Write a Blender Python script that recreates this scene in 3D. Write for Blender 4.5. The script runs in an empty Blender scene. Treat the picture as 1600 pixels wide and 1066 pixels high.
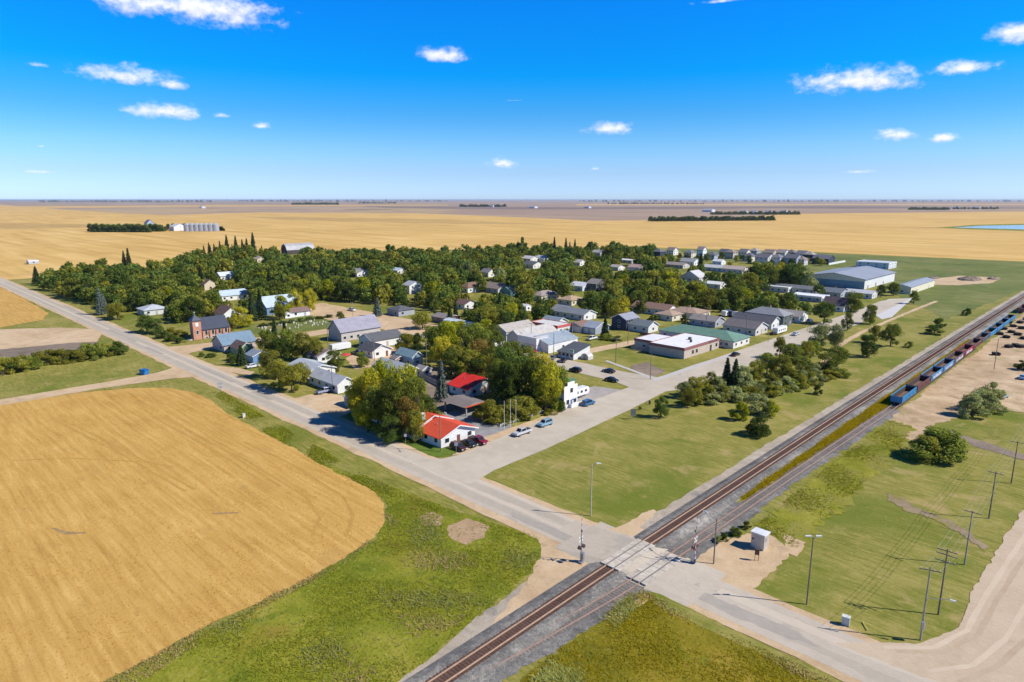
import bpy, bmesh, math, random
import numpy as np
from mathutils import Vector, Matrix
from mathutils.geometry import tessellate_polygon

random.seed(11); rng = np.random.default_rng(5)
SC = bpy.context.scene; COL = SC.collection
R = math.radians
# ------------------------------------------------------------------ camera, sky, sun, exposure
# world axes: +X runs along the highway towards the crossing, +Y along the railway and main street
CAM_H = 58.0; HEAD = R(44.5); PITCH = math.atan(221/1050)
cam = bpy.data.objects.new('camera', bpy.data.cameras.new('camera')); COL.objects.link(cam)
cam.location = (0, 0, CAM_H); cam.rotation_euler = (R(90)-PITCH, 0, HEAD)
cam.data.sensor_width = 36; cam.data.lens = 36*1050/1600; cam.data.clip_start = 1; cam.data.clip_end = 250000
SC.camera = cam
SUN_EL = R(42); SUN_DIR = Vector((.841*math.cos(SUN_EL), .541*math.cos(SUN_EL), math.sin(SUN_EL)))
sun = bpy.data.objects.new('sun', bpy.data.lights.new('sun', 'SUN')); COL.objects.link(sun)
sun.data.energy = 4.9; sun.data.angle = R(.53); sun.data.color = (1, .94, .85)
sun.rotation_euler = (-SUN_DIR).to_track_quat('-Z', 'Y').to_euler(); sun.location = (0, 0, 300)
SC.view_settings.view_transform = 'Standard'; SC.view_settings.look = 'None'
SC.view_settings.exposure = 0.25; SC.view_settings.gamma = 1; SC.view_settings.use_curve_mapping = False
SKY_STRENGTH = 0.11
SC.cycles.use_denoising = True; SC.cycles.use_adaptive_sampling = True; SC.cycles.adaptive_threshold = .02
SC.cycles.max_bounces = 5; SC.cycles.diffuse_bounces = 2; SC.cycles.glossy_bounces = 2; SC.cycles.transmission_bounces = 3; SC.cycles.volume_bounces = 0; SC.cycles.caustics_reflective = SC.cycles.caustics_refractive = False

def at(px, py, z=0.0):
    """ground point (or point at height z) that the photograph shows at this place of its 1600 px frame"""
    dx = (px-800)/1050; dz = -(py-533)/1050
    y = math.cos(PITCH)+dz*math.sin(PITCH); w = -math.sin(PITCH)+dz*math.cos(PITCH)
    t = (z-CAM_H)/w; x = dx*t; y = y*t
    c, s = math.cos(HEAD), math.sin(HEAD)
    return Vector((x*c-y*s, x*s+y*c, z))
def proj(p):
    c, s = math.cos(HEAD), math.sin(HEAD)
    x = p[0]*c+p[1]*s; y = -p[0]*s+p[1]*c; z = p[2]-CAM_H
    cf = y*math.cos(PITCH)-z*math.sin(PITCH); cu = y*math.sin(PITCH)+z*math.cos(PITCH)
    return 800+1050*x/cf, 533-1050*cu/cf, cf

def build_world():
    w = bpy.data.worlds.new('World'); SC.world = w; w.use_nodes = True
    nt = w.node_tree; N = nt.nodes; L = nt.links; N.clear()
    out = N.new('ShaderNodeOutputWorld'); bg = N.new('ShaderNodeBackground'); bg.inputs['Strength'].default_value = SKY_STRENGTH
    sky = N.new('ShaderNodeTexSky'); sky.sky_type = 'NISHITA'; sky.sun_disc = False
    sky.sun_elevation = SUN_EL; sky.sun_rotation = math.atan2(SUN_DIR.x, SUN_DIR.y)
    sky.altitude = 500; sky.air_density = 1.0; sky.dust_density = 0.2; sky.ozone_density = 3.0
    hs = N.new('ShaderNodeHueSaturation'); hs.inputs['Saturation'].default_value = 1.35
    L.new(sky.outputs[0], hs.inputs['Color'])
    tc = N.new('ShaderNodeTexCoord'); gen = tc.outputs['Generated']
    sep = N.new('ShaderNodeSeparateXYZ'); L.new(gen, sep.inputs[0])
    ramp = N.new('ShaderNodeValToRGB'); L.new(sep.outputs['Z'], ramp.inputs[0])
    e = ramp.color_ramp.elements
    stops = [(0.011, (0.631, 0.894, 1.78)), (0.0375, (0.627, 0.796, 1.333)), (0.073, (0.57, 0.847, 1.227)), (0.117, (0.318, 0.809, 1.204)), (0.167, (0.034, 0.878, 1.366)), (0.256, (0.055, 0.934, 1.565)), (0.6, (0.24, 0.38, 0.6))]
    while len(e) < len(stops): e.new(.5)
    for i, (z, c) in enumerate(stops): e[i].position = z; e[i].color = (*c, 1)
    tint = N.new('ShaderNodeMix'); tint.data_type = 'RGBA'; tint.blend_type = 'MULTIPLY'; tint.inputs[0].default_value = 1
    L.new(hs.outputs[0], tint.inputs[6]); L.new(ramp.outputs[0], tint.inputs[7])
    # scattered fair-weather cumulus
    def math_(op, a, b=None, c=None):
        n = N.new('ShaderNodeMath'); n.operation = op
        for i, v in enumerate((a, b, c)):
            if v is None: continue
            if isinstance(v, (int, float)): n.inputs[i].default_value = v
            else: L.new(v, n.inputs[i])
        return n.outputs[0]
    def noise(scale, detail, stretch):
        mp = N.new('ShaderNodeMapping'); mp.inputs['Scale'].default_value = (1, 1, stretch); L.new(gen, mp.inputs[0])
        n = N.new('ShaderNodeTexNoise'); n.inputs['Scale'].default_value = scale; n.inputs['Detail'].default_value = detail
        n.inputs['Roughness'].default_value = .6
        L.new(mp.outputs[0], n.inputs['Vector']); return n.outputs[0]
    n1 = noise(38, 6, 1.8); n2 = noise(95, 5, 1.5)
    wob = math_('ADD', math_('MULTIPLY', math_('SUBTRACT', n1, .5), 1.9), math_('MULTIPLY', math_('SUBTRACT', n2, .5), .8))
    clouds = [(330,14,105,34,1),(215,3,70,26,1),(195,120,62,17,1),(267,134,22,9,1),(258,176,52,16,1),(344,181,22,7,.75),(411,198,19,8,.85),
              (690,88,50,15,.95),(950,202,42,13,1),(784,257,27,10,1),(1340,128,88,23,1.05),(1500,108,46,12,1),(1592,54,36,19,1),(1398,211,38,11,1.05),
              (1474,216,22,9,1),(60,102,26,7,.6),(66,269,44,5,.6),(1345,269,40,6,.5),(350,262,36,5,.4),(928,264,14,5,.5),(803,157,26,4,.5),(66,229,12,4,.5),(1170,264,14,4,.4),(1130,2,60,5,.6)]
    total = None; low = None
    for px, py, hw, hh, k in clouds:
        a = R(0); dx = (px-800)/1050; dz = -(py-533)/1050
        d = Vector((dx, math.cos(PITCH)+dz*math.sin(PITCH), -math.sin(PITCH)+dz*math.cos(PITCH))).normalized()
        d.rotate(Matrix.Rotation(HEAD, 3, 'Z'))
        rt = Vector((d.y, -d.x, 0)).normalized(); up = rt.cross(d).normalized()
        def dot(v):
            n = N.new('ShaderNodeVectorMath'); n.operation = 'DOT_PRODUCT'; L.new(gen, n.inputs[0]); n.inputs[1].default_value = v; return n.outputs['Value']
        x = math_('MULTIPLY', dot(rt), 1050/(hw*.92)); y = math_('MULTIPLY', dot(up), 1050/(hh*.95))
        yb = math_('MULTIPLY', math_('MINIMUM', y, 0), 1.5); yt = math_('MAXIMUM', y, 0); yy = math_('ADD', yb, yt)
        dist = math_('SQRT', math_('ADD', math_('MULTIPLY', x, x), math_('MULTIPLY', yy, yy)))
        front = math_('GREATER_THAN', dot(d), .5)
        v = math_('MULTIPLY', math_('SUBTRACT', k, dist), front)
        v = math_('ADD', v, math_('MULTIPLY', math_('SUBTRACT', front, 1), 5))
        total = v if total is None else math_('MAXIMUM', total, v)
        sh = math_('MULTIPLY', math_('LESS_THAN', dist, 1.6), math_('MULTIPLY', math_('ADD', y, .25), .55))
        low = sh if low is None else math_('ADD', low, sh)
    mr = N.new('ShaderNodeMapRange'); mr.interpolation_type = 'SMOOTHSTEP'; mr.inputs[1].default_value = -.05; mr.inputs[2].default_value = 1.05
    L.new(math_('ADD', total, wob), mr.inputs[0])
    cr = N.new('ShaderNodeValToRGB'); cr.color_ramp.elements[0].color = (6.0, 6.3, 7.6, 1); cr.color_ramp.elements[1].color = (8.3, 8.3, 8.5, 1)
    cr.color_ramp.elements[0].position = .25; cr.color_ramp.elements[1].position = .75
    L.new(math_('ADD', math_('ADD', low, .5), math_('MULTIPLY', math_('SUBTRACT', n2, .5), 1.2)), cr.inputs[0])
    mix = N.new('ShaderNodeMix'); mix.data_type = 'RGBA'
    L.new(math_('MULTIPLY', mr.outputs[0], .93), mix.inputs[0]); L.new(tint.outputs[2], mix.inputs[6]); L.new(cr.outputs[0], mix.inputs[7])
    L.new(mix.outputs[2], bg.inputs['Color']); L.new(bg.outputs[0], out.inputs[0])
build_world()

# ------------------------------------------------------------------ materials
MATS = {}
def new_mat(name):
    m = bpy.data.materials.new(name); m.use_nodes = True; nt = m.node_tree; nt.nodes.clear()
    o = nt.nodes.new('ShaderNodeOutputMaterial'); return m, nt, nt.nodes, nt.links, o
def tex_noise(N, L, vec, scale, detail=4, rough=.6, dist=0):
    n = N.new('ShaderNodeTexNoise'); n.inputs['Scale'].default_value = scale; n.inputs['Detail'].default_value = detail
    n.inputs['Roughness'].default_value = rough; n.inputs['Distortion'].default_value = dist
    if vec is not None: L.new(vec, n.inputs['Vector'])
    return n.outputs[0]
def ramp_(N, L, fac, stops):
    r = N.new('ShaderNodeValToRGB'); L.new(fac, r.inputs[0]); e = r.color_ramp.elements
    while len(e) > len(stops): e.remove(e[-1])
    while len(e) < len(stops): e.new(.5)
    for i, (p, c) in enumerate(stops): e[i].position = p; e[i].color = (*c, 1)
    return r.outputs[0]
def mixc(N, L, fac, a, b, mode='MIX'):
    m = N.new('ShaderNodeMix'); m.data_type = 'RGBA'; m.blend_type = mode
    for sock, v in ((m.inputs[0], fac), (m.inputs[6], a), (m.inputs[7], b)):
        if isinstance(v, (int, float)): sock.default_value = v
        elif isinstance(v, tuple): sock.default_value = (*v, 1) if len(v) == 3 else v
        else: L.new(v, sock)
    return m.outputs[2]
def mapr(N, L, v, a, b, c=0, d=1):
    m = N.new('ShaderNodeMapRange'); L.new(v, m.inputs[0])
    for i, q in enumerate((a, b, c, d)): m.inputs[i+1].default_value = q
    return m.outputs[0]
def paint(col, rough=.6, var=.12, scale=.8, ribs=0, metal=0, rib_axis='X', name=None):
    key = (tuple(col), rough, var, scale, ribs, metal, rib_axis)
    if key in MATS: return MATS[key]
    m, nt, N, L, o = new_mat(name or 'paint_%d' % len(MATS)); b = N.new('ShaderNodeBsdfPrincipled')
    b.inputs['Roughness'].default_value = rough; b.inputs['Metallic'].default_value = metal
    g = N.new('ShaderNodeNewGeometry'); tc = N.new('ShaderNodeTexCoord')
    n = tex_noise(N, L, g.outputs['Position'], scale, 5, .65)
    f = mapr(N, L, n, .3, .7, 1-var, 1+var)
    v = N.new('ShaderNodeVectorMath'); v.operation = 'SCALE'; v.inputs[0].default_value = col; L.new(f, v.inputs['Scale'])
    st_ = mapr(N, L, tex_noise(N, L, g.outputs['Position'], .23, 7, .75, .8), .48, .72, 0, min(.5, var*2.2)); L.new(mixc(N, L, st_, v.outputs[0], tuple(x*.62+.03 for x in col)), b.inputs['Base Color'])
    if ribs:
        wv = N.new('ShaderNodeTexWave'); wv.bands_direction = rib_axis; wv.inputs['Scale'].default_value = ribs
        L.new(tc.outputs['Object'], wv.inputs['Vector'])
        bp = N.new('ShaderNodeBump'); bp.inputs['Strength'].default_value = .35; bp.inputs['Distance'].default_value = .05
        L.new(wv.outputs['Fac'], bp.inputs['Height']); L.new(bp.outputs[0], b.inputs['Normal'])
    L.new(b.outputs[0], o.inputs[0]); MATS[key] = m; return m
def ground_mat(name, stops, big=.02, mid=.15, fine=1.4, patches=(), bump=.3, streak=None, rough=.95):
    """colour ramp over mixed noise, plus patches (scale, threshold, softness, colour, amount)"""
    m, nt, N, L, o = new_mat(name); b = N.new('ShaderNodeBsdfPrincipled'); b.inputs['Roughness'].default_value = rough
    b.inputs['Specular IOR Level'].default_value = .15
    g = N.new('ShaderNodeNewGeometry'); P = g.outputs['Position']
    a1 = tex_noise(N, L, P, big, 5, .6, .4); a2 = tex_noise(N, L, P, mid, 5, .6, .6); a3 = tex_noise(N, L, P, fine, 5, .7)
    def mth(op, x, y):
        n = N.new('ShaderNodeMath'); n.operation = op
        for i, v in enumerate((x, y)):
            if isinstance(v, (int, float)): n.inputs[i].default_value = v
            else: L.new(v, n.inputs[i])
        return n.outputs[0]
    s = mth('ADD', mth('ADD', mth('MULTIPLY', a1, .42), mth('MULTIPLY', a2, .33)), mth('MULTIPLY', a3, .25))
    if streak:
        sc, ang, amt, ds = streak
        mp = N.new('ShaderNodeMapping'); mp.inputs['Rotation'].default_value = (0, 0, R(ang)); mp.inputs['Scale'].default_value = (sc, sc*ds, 1)
        L.new(P, mp.inputs[0]); st = tex_noise(N, L, mp.outputs[0], 1, 4, .6, .3)
        s = mth('ADD', mth('MULTIPLY', s, 1-amt), mth('MULTIPLY', st, amt))
    c = ramp_(N, L, mapr(N, L, s, .38, .62), stops)
    for i, (sc, th, sf, colr, amt) in enumerate(patches):
        of = N.new('ShaderNodeVectorMath'); of.inputs[1].default_value = (37.3*i+11, 91.7*i+5, 0); L.new(P, of.inputs[0])
        pn = tex_noise(N, L, of.outputs[0], sc, 6, .65, .5)
        c = mixc(N, L, mapr(N, L, pn, th, th+sf, 0, amt), c, colr)
    L.new(c, b.inputs['Base Color'])
    if bump:
        bp = N.new('ShaderNodeBump'); bp.inputs['Strength'].default_value = bump; bp.inputs['Distance'].default_value = .25
        L.new(a3, bp.inputs['Height']); L.new(bp.outputs[0], b.inputs['Normal'])
    L.new(b.outputs[0], o.inputs[0]); return m
def leaf_mat(name, lo, hi, alt=None, trans=.28):
    m, nt, N, L, o = new_mat(name)
    a = N.new('ShaderNodeAttribute'); a.attribute_name = 'tone'
    c = ramp_(N, L, a.outputs['Fac'], [(0, lo), (1, hi)])
    oi = N.new('ShaderNodeObjectInfo')
    if alt: c = mixc(N, L, mapr(N, L, oi.outputs['Random'], .3, 1, 0, .8), c, ramp_(N, L, a.outputs['Fac'], [(0, tuple(x*.35 for x in alt)), (1, alt)]))
    f = mapr(N, L, oi.outputs['Random'], 0, 1, .72, 1.42)
    v = N.new('ShaderNodeVectorMath'); v.operation = 'SCALE'; L.new(c, v.inputs[0]); L.new(f, v.inputs['Scale'])
    d = N.new('ShaderNodeBsdfDiffuse'); t = N.new('ShaderNodeBsdfTranslucent'); mx = N.new('ShaderNodeMixShader'); mx.inputs[0].default_value = trans
    L.new(v.outputs[0], d.inputs[0]); L.new(v.outputs[0], t.inputs[0]); L.new(d.outputs[0], mx.inputs[1]); L.new(t.outputs[0], mx.inputs[2])
    L.new(mx.outputs[0], o.inputs[0]); return m
def glass_mat():
    m, nt, N, L, o = new_mat('window_glass'); b = N.new('ShaderNodeBsdfPrincipled'); b.inputs['Base Color'].default_value = (.02, .026, .032, 1)
    b.inputs['Roughness'].default_value = .08; b.inputs['Specular IOR Level'].default_value = .6; L.new(b.outputs[0], o.inputs[0]); return m
GLASS = glass_mat()
WHITE = (.72, .72, .70); BARK = paint((.10, .075, .055), .95, .3, 3); DKMETAL = paint((.05, .05, .055), .5, .1); GALV = paint((.42, .43, .44), .35, .1, metal=.6)
RUBBER = paint((.02, .02, .02), .8, .1); WOODPOLE = paint((.21, .16, .12), .9, .25, 2); CHROME = paint((.55, .56, .58), .25, .05, metal=.8)
TRIM = paint((.75, .75, .73), .5, .05); CONC = paint((.50, .47, .43), .85, .15, 1.5)

# ------------------------------------------------------------------ mesh helpers
class MB:
    def __init__(s): s.v = []; s.f = []
    def face(s, *pts):
        i = len(s.v); s.v += [tuple(p) for p in pts]; s.f.append(tuple(range(i, i+len(pts)))); return s
    def box(s, x0, x1, y0, y1, z0, z1):
        i = len(s.v); s.v += [(x, y, z) for z in (z0, z1) for x, y in ((x0, y0), (x1, y0), (x1, y1), (x0, y1))]
        s.f += [tuple(i+k for k in q) for q in ((3,2,1,0),(4,5,6,7),(0,1,5,4),(1,2,6,5),(2,3,7,6),(3,0,4,7))]; return s
    def hull8(s, bot, top):
        i = len(s.v); s.v += [tuple(p) for p in bot]+[tuple(p) for p in top]; n = len(bot)
        s.f += [tuple(range(i+n-1, i-1, -1)), tuple(range(i+n, i+2*n))]+[(i+k, i+(k+1) % n, i+n+(k+1) % n, i+n+k) for k in range(n)]; return s
    def prism(s, poly, axis, a, b):
        """polygon in the plane across axis, from a to b: axis 'x' -> (y,z), 'y' -> (x,z)"""
        mk = (lambda p, t: (t, p[0], p[1])) if axis == 'x' else (lambda p, t: (p[0], t, p[1]))
        return s.hull8([mk(p, a) for p in poly], [mk(p, b) for p in poly])
    def cyl(s, p0, p1, r0, r1=None, n=8, caps=True):
        p0 = Vector(p0); p1 = Vector(p1); r1 = r0 if r1 is None else r1
        d = (p1-p0).normalized(); a = d.orthogonal().normalized(); b = d.cross(a); i = len(s.v)
        for p, r in ((p0, r0), (p1, r1)):
            for k in range(n): t = 2*math.pi*k/n; s.v.append(tuple(p+(a*math.cos(t)+b*math.sin(t))*r))
        s.f += [(i+k, i+(k+1) % n, i+n+(k+1) % n, i+n+k) for k in range(n)]
        if caps: s.f += [tuple(range(i+n-1, i-1, -1)), tuple(range(i+n, i+2*n))]
        return s
    def mesh(s, name, mat):
        me = bpy.data.meshes.new(name); me.from_pydata(s.v, [], s.f); me.materials.append(mat)
        bm = bmesh.new(); bm.from_mesh(me); bmesh.ops.recalc_face_normals(bm, faces=bm.faces); bm.to_mesh(me); bm.free(); return me
    def build(s, name, mat, parent=None, loc=None): return link(name, s.mesh(name, mat), parent, loc)
def link(name, me, parent=None, loc=None, rz=0):
    o = bpy.data.objects.new(name, me); COL.objects.link(o); o.parent = parent
    if loc is not None: o.location = loc
    if rz: o.rotation_euler.z = rz
    return o
def tag(o, label=None, cat=None, group=None, kind=None):
    if label: o['label'] = label
    if cat: o['category'] = cat
    if group: o['group'] = group
    if kind: o['kind'] = kind
    return o
def empty(name, loc, rz=0, label=None, cat=None, group=None):
    o = link(name, None, None, loc, rz); o.empty_display_size = .5; return tag(o, label, cat, group)
def jitter_ring(pts, step, amp, seed):
    r = random.Random(seed); out = []; n = len(pts)
    for i in range(n):
        a = Vector(pts[i][:2]); b = Vector(pts[(i+1) % n][:2]); d = b-a; k = max(1, min(240, int(d.length/step)))
        nrm = Vector((-d.y, d.x)).normalized() if d.length > 0 else Vector((0, 0)); w = 0
        for j in range(k):
            w = .6*w+r.uniform(-1, 1)*amp*.75; p = a+d*(j/k)
            out.append((p+nrm*(w+r.uniform(-.4, .4)*amp)) if j else a)
    return out
def sheet(name, pts, z, mat, amp=0, step=1.0, parent=None, kind='structure', seed=1):
    ring = jitter_ring(pts, step, amp, seed) if amp else [Vector(p[:2]) for p in pts]
    co = [Vector((p.x, p.y, z)) for p in ring]
    me = bpy.data.meshes.new(name); me.from_pydata([tuple(c) for c in co], [], [tuple(t) for t in tessellate_polygon([co])]); me.materials.append(mat)
    bm = bmesh.new(); bm.from_mesh(me)
    for f in bm.faces:
        f.normal_update()
        if f.normal.z < 0: f.normal_flip()
    bm.to_mesh(me); bm.free()
    return tag(link(name, me, parent), kind=kind)
def px(*pp): return [at(x, y) for x, y in pp]
def in_poly(P, poly):
    x, y = P[:, 0], P[:, 1]; ins = np.zeros(len(P), bool); n = len(poly)
    for i in range(n):
        x0, y0 = poly[i][0], poly[i][1]; x1, y1 = poly[(i+1) % n][0], poly[(i+1) % n][1]
        if y0 == y1: continue
        c = ((y0 > y) != (y1 > y)) & (x < (x1-x0)*(y-y0)/(y1-y0)+x0); ins ^= c
    return ins
def quads_mesh(name, V, tone, mat, nv=4):
    n = len(V)//nv; me = bpy.data.meshes.new(name); me.vertices.add(len(V)); me.vertices.foreach_set('co', np.asarray(V, np.float32).ravel())
    me.loops.add(len(V)); me.loops.foreach_set('vertex_index', np.arange(len(V), dtype=np.int32))
    me.polygons.add(n); me.polygons.foreach_set('loop_start', np.arange(0, len(V), nv, dtype=np.int32))
    me.update(calc_edges=True)
    a = me.attributes.new('tone', 'FLOAT', 'FACE'); a.data.foreach_set('value', np.asarray(tone, np.float32)); me.materials.append(mat); return me
def tufts(name, poly, dens, h, w, mat, z=0.0, label=None, cat=None, clump=None, avoid=(), lean=.35, blades=2):
    """upright blades scattered over a polygon: joined ground cover"""
    P = np.array([(p[0], p[1]) for p in poly]); lo, hi = P.min(0), P.max(0); n = int((hi-lo).prod()*dens)
    q = rng.uniform(lo, hi, (n, 2)); q = q[in_poly(q, P)]
    for av in avoid: q = q[~in_poly(q, av)]
    ph = rng.uniform(0, 9, 4); k = .5+.25*np.sin(q[:, 0]*.31+ph[0]+1.3*np.sin(q[:, 1]*.17))+.25*np.sin(q[:, 1]*.37+ph[1]+1.7*np.sin(q[:, 0]*.13))
    if clump: keep = rng.uniform(0, 1, len(q)) < np.clip((k-clump)*2.2+.25, .04, 1); q = q[keep]; k = k[keep]
    n = len(q); V = []; T = []
    for b in range(blades):
        an = rng.uniform(0, 2*math.pi, n); hh = h*rng.uniform(.55, 1.35, n)*(.55+.9*k); ww = w*rng.uniform(.6, 1.4, n)
        ax = np.stack([np.cos(an), np.sin(an), 0*an], 1)*ww[:, None]; le = rng.normal(0, lean, (n, 2))*hh[:, None]
        c = np.column_stack([q+rng.normal(0, .12, (n, 2)), np.full(n, z)]); t = c+np.column_stack([le, hh])
        V.append(np.stack([c-ax*.5, c+ax*.5, t+ax*.22, t-ax*.22], 1)); T.append(np.clip(k*.6+rng.normal(.2, .2, n), 0, 1))
    V = np.concatenate(V).reshape(-1, 3); T = np.concatenate(T)
    return tag(link(name, quads_mesh(name, V, T, mat)), label, cat, None, 'stuff')

# ------------------------------------------------------------------ ground, fields, roads
GRASS = ground_mat('dry_lawn', [(0, (.12, .135, .018)), (.35, (.205, .20, .035)), (.65, (.28, .25, .06)), (1, (.37, .30, .105))], .035, .16, 1.6,
                   [(.03, .50, .12, (.13, .165, .016), .85), (.11, .57, .09, (.40, .30, .12), .7), (.6, .60, .1, (.13, .13, .012), .5), (2.4, .57, .1, (.15, .15, .018), .45), (1.6, .60, .08, (.46, .38, .14), .5)], streak=(.22, 12, .4, 7))
WHEAT = ground_mat('ripe_crop', [(0, (.40, .225, .052)), (.4, (.50, .295, .074)), (.7, (.56, .345, .094)), (1, (.63, .405, .13))], .012, .09, 1.8,
                   [(.03, .60, .10, (.42, .255, .085), .6), (.35, .62, .06, (.38, .24, .07), .5), (1.1, .58, .1, (.42, .25, .065), .6), (2.5, .58, .1, (.68, .45, .15), .5)], streak=(.06, 0, .48, 16))
STUBBLE = ground_mat('gold_stubble', [(0, (.47, .28, .075)), (.4, (.58, .37, .11)), (.7, (.66, .435, .145)), (1, (.70, .50, .20))], .003, .02, .3,
                     [(.004, .58, .1, (.45, .29, .10), .6)], bump=.1, streak=(.0045, 46, .5, 14))
FALLOW = ground_mat('fallow_field', [(0, (.27, .19, .13)), (.4, (.33, .235, .165)), (.7, (.39, .28, .19)), (1, (.48, .35, .21))], .0006, .003, .05,
                    [(.0004, .56, .03, (.44, .32, .16), .8), (.0007, .60, .03, (.15, .115, .08), .6)], bump=0, streak=(.0006, 46, .45, 10))
ASPH = ground_mat('worn_asphalt', [(0, (.39, .335, .255)), (.5, (.48, .415, .325)), (1, (.55, .48, .38))], .03, .3, 3, [(.09, .58, .06, (.34, .305, .25), .5), (.5, .63, .05, (.30, .27, .22), .5)], bump=.06, rough=.85, streak=(.9, 0, .35, 14))
STREET = ground_mat('pale_street', [(0, (.43, .37, .285)), (.5, (.50, .44, .345)), (1, (.56, .495, .395))], .03, .25, 3, [(.1, .6, .08, (.36, .33, .30), .5)], bump=.06, rough=.85)
DKASPH = ground_mat('tar_patch', [(0, (.31, .28, .235)), (1, (.43, .385, .32))], .05, .5, 3, bump=.05, streak=(.9, 0, .4, 14))
DIRT = ground_mat('pale_dirt', [(0, (.43, .30, .17)), (.5, (.55, .40, .24)), (1, (.62, .475, .31))], .05, .3, 2.2, [(.12, .58, .1, (.36, .27, .17), .6), (.3, .64, .06, (.20, .20, .07), .5)], bump=.2)
GRAVELRD = ground_mat('gravel_road', [(0, (.42, .315, .205)), (.5, (.51, .40, .28)), (1, (.60, .485, .35))], .03, .2, 2.5, [(.2, .6, .1, (.40, .30, .215), .5)], streak=(.9, 90, .5, 16), bump=.12)
SCRAP = ground_mat('trampled_dirt', [(0, (.30, .215, .11)), (.4, (.45, .32, .19)), (.7, (.54, .40, .25)), (1, (.62, .48, .31))], .05, .2, 1.5, [(.08, .58, .08, (.27, .24, .09), .7), (.2, .62, .06, (.14, .11, .08), .5)])
BALLAST = ground_mat('ballast_stone', [(0, (.105, .10, .092)), (.45, (.20, .19, .17)), (.75, (.30, .28, .245)), (1, (.46, .43, .37))], .08, .7, 5, [(.15, .6, .1, (.26, .23, .19), .5), (2.6, .54, .1, (.085, .08, .075), .65), (1.9, .56, .1, (.46, .43, .38), .55)], bump=.9)
SHOULDER = ground_mat('rail_shoulder', [(0, (.30, .25, .19)), (.5, (.42, .355, .27)), (1, (.52, .45, .35))], .08, .5, 4, [(.12, .58, .1, (.16, .16, .155), .7)], bump=.4)
WEEDGR = ground_mat('lush_weeds', [(0, (.095, .13, .008)), (.35, (.165, .19, .012)), (.65, (.235, .235, .02)), (1, (.33, .29, .05))], .04, .2, 1.8, [(2.2, .57, .08, (.075, .10, .007), .6), (1.3, .58, .08, (.36, .35, .09), .5), (.07, .57, .1, (.26, .18, .03), .6), (.1, .58, .08, (.09, .14, .008), .7)], bump=.6)
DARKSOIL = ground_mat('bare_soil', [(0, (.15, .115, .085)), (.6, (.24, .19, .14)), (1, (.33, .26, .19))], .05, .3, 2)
REDBED = ground_mat('oily_ballast', [(0, (.07, .038, .028)), (.5, (.12, .066, .048)), (1, (.18, .11, .08))], .2, 1, 6, bump=.5)

far = 90000
sheet('ground', [(-far, -far), (far, -far), (far, far), (-far, far)], -.30, FALLOW)
gold_far = px((-900,319),(-200,319),(0,320),(100,327.5),(190,333.5),(260,336),(400,332),(650,333.5),(800,339),(930,345),(1100,343),(1240,334),(1600,330.5),(2600,330))
sheet('golden_field', list(gold_far)+[Vector((300, 1400, 0)), Vector((200, 400, 0)), Vector((-300, 60, 0)), Vector((-900, -500, 0))], -.2, STUBBLE, 3, 60)
for k, pp in enumerate([[(380,338),(700,343),(860,351),(640,349),(430,343)], [(1380,356),(1600,352),(1900,350),(1900,360),(1600,358)], [(-200,350),(0,348),(190,352),(120,356),(-200,362)]]):
    sheet('stubble_strip', px(*pp), -.14, ground_mat('mown_stubble_%d' % k, [(0, (.40, .26, .08)), (1, (.56, .37, .13))], .003, .02, .2, bump=.05, streak=(.006, 46, .5, 12)), 3, 60)
sheet('fallow_strip', px((560,322),(900,324),(1300,322),(1600,324),(1600,326),(1200,326),(800,327.5),(600,325)), -.16, ground_mat('dark_fallow', [(0, (.18, .135, .105)), (1, (.26, .195, .15))], .001, .01, .1, bump=0))
sheet('stubble_strip', px((-100,323),(120,322),(420,320.5),(700,320),(700,321),(400,322.5),(90,325),(-100,326)), -.16, STUBBLE)
sheet('pale_strip', px((900,319.5),(1300,319),(1800,319),(1800,320.2),(1300,320.4),(900,321)), -.16, STUBBLE)
slough = ground_mat('pond_water', [(0, (.10, .16, .22)), (1, (.16, .24, .32))], .01, .05, .3, bump=0, rough=.1)
sheet('reed_margin', px((1462,356),(1520,351.5),(1600,349.5),(1760,350),(1760,362),(1600,361),(1520,358.5)), -.1, WEEDGR, 2, 20)
sheet('pond', px((1488,355.5),(1530,353),(1600,351.5),(1760,352),(1760,359),(1600,358.6),(1540,357)), -.06, slough, 1.5, 15)
back = px((-60,440),(0,438),(60,434),(130,432),(268,424),(300,398),(440,391),(620,392),(800,388),(1000,386),(1060,388),(1250,393),(1600,408.5),(1900,422))
sheet('grassland', list(back)+[Vector((400, 700, 0)), Vector((500, -100, 0)), Vector((0, -200, 0)), Vector((-250, -60, 0)), Vector((-620, 76, 0))], -.05, GRASS, 1.2, 8)
GREENLOT = ground_mat('green_pasture', [(0, (.09, .12, .025)), (.5, (.15, .175, .04)), (1, (.23, .22, .075))], .02, .1, 1, [(.03, .58, .1, (.28, .22, .10), .6)])
sheet('pasture', list(px((1060,389),(1250,394),(1600,410),(1800,420),(1600,452),(1480,500),(1420,470),(1330,430),(1200,415),(1080,402))), -.02, GREENLOT, 1.5, 6)
wheat_px = [(-500,760),(-200,668),(0,632.5),(130,613),(215,606),(262,606),(300,613),(330,625),(352,643),(380,660),(440,690),(520,733),(578,764),(600,786),(601,812),(585,840),(540,872),(470,910),(390,948),(310,985),(230,1030),(160,1066),(60,1130),(-250,1330),(-900,1330)]
wheat = px(*wheat_px)
sheet('wheat_field', wheat, .0, WHEAT, .35, 1.0)
sheet('wheat_field', px((-300,424),(0,449),(40,468),(76,489),(66,500),(0,512),(-300,540)), -.005, WHEAT, .5, 3)
sheet('dirt_lot', px((-200,528),(0,515),(90,512),(140,514),(158,523),(150,537),(95,545),(0,555),(-200,585)), .0, DIRT, .6, 2)
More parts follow.
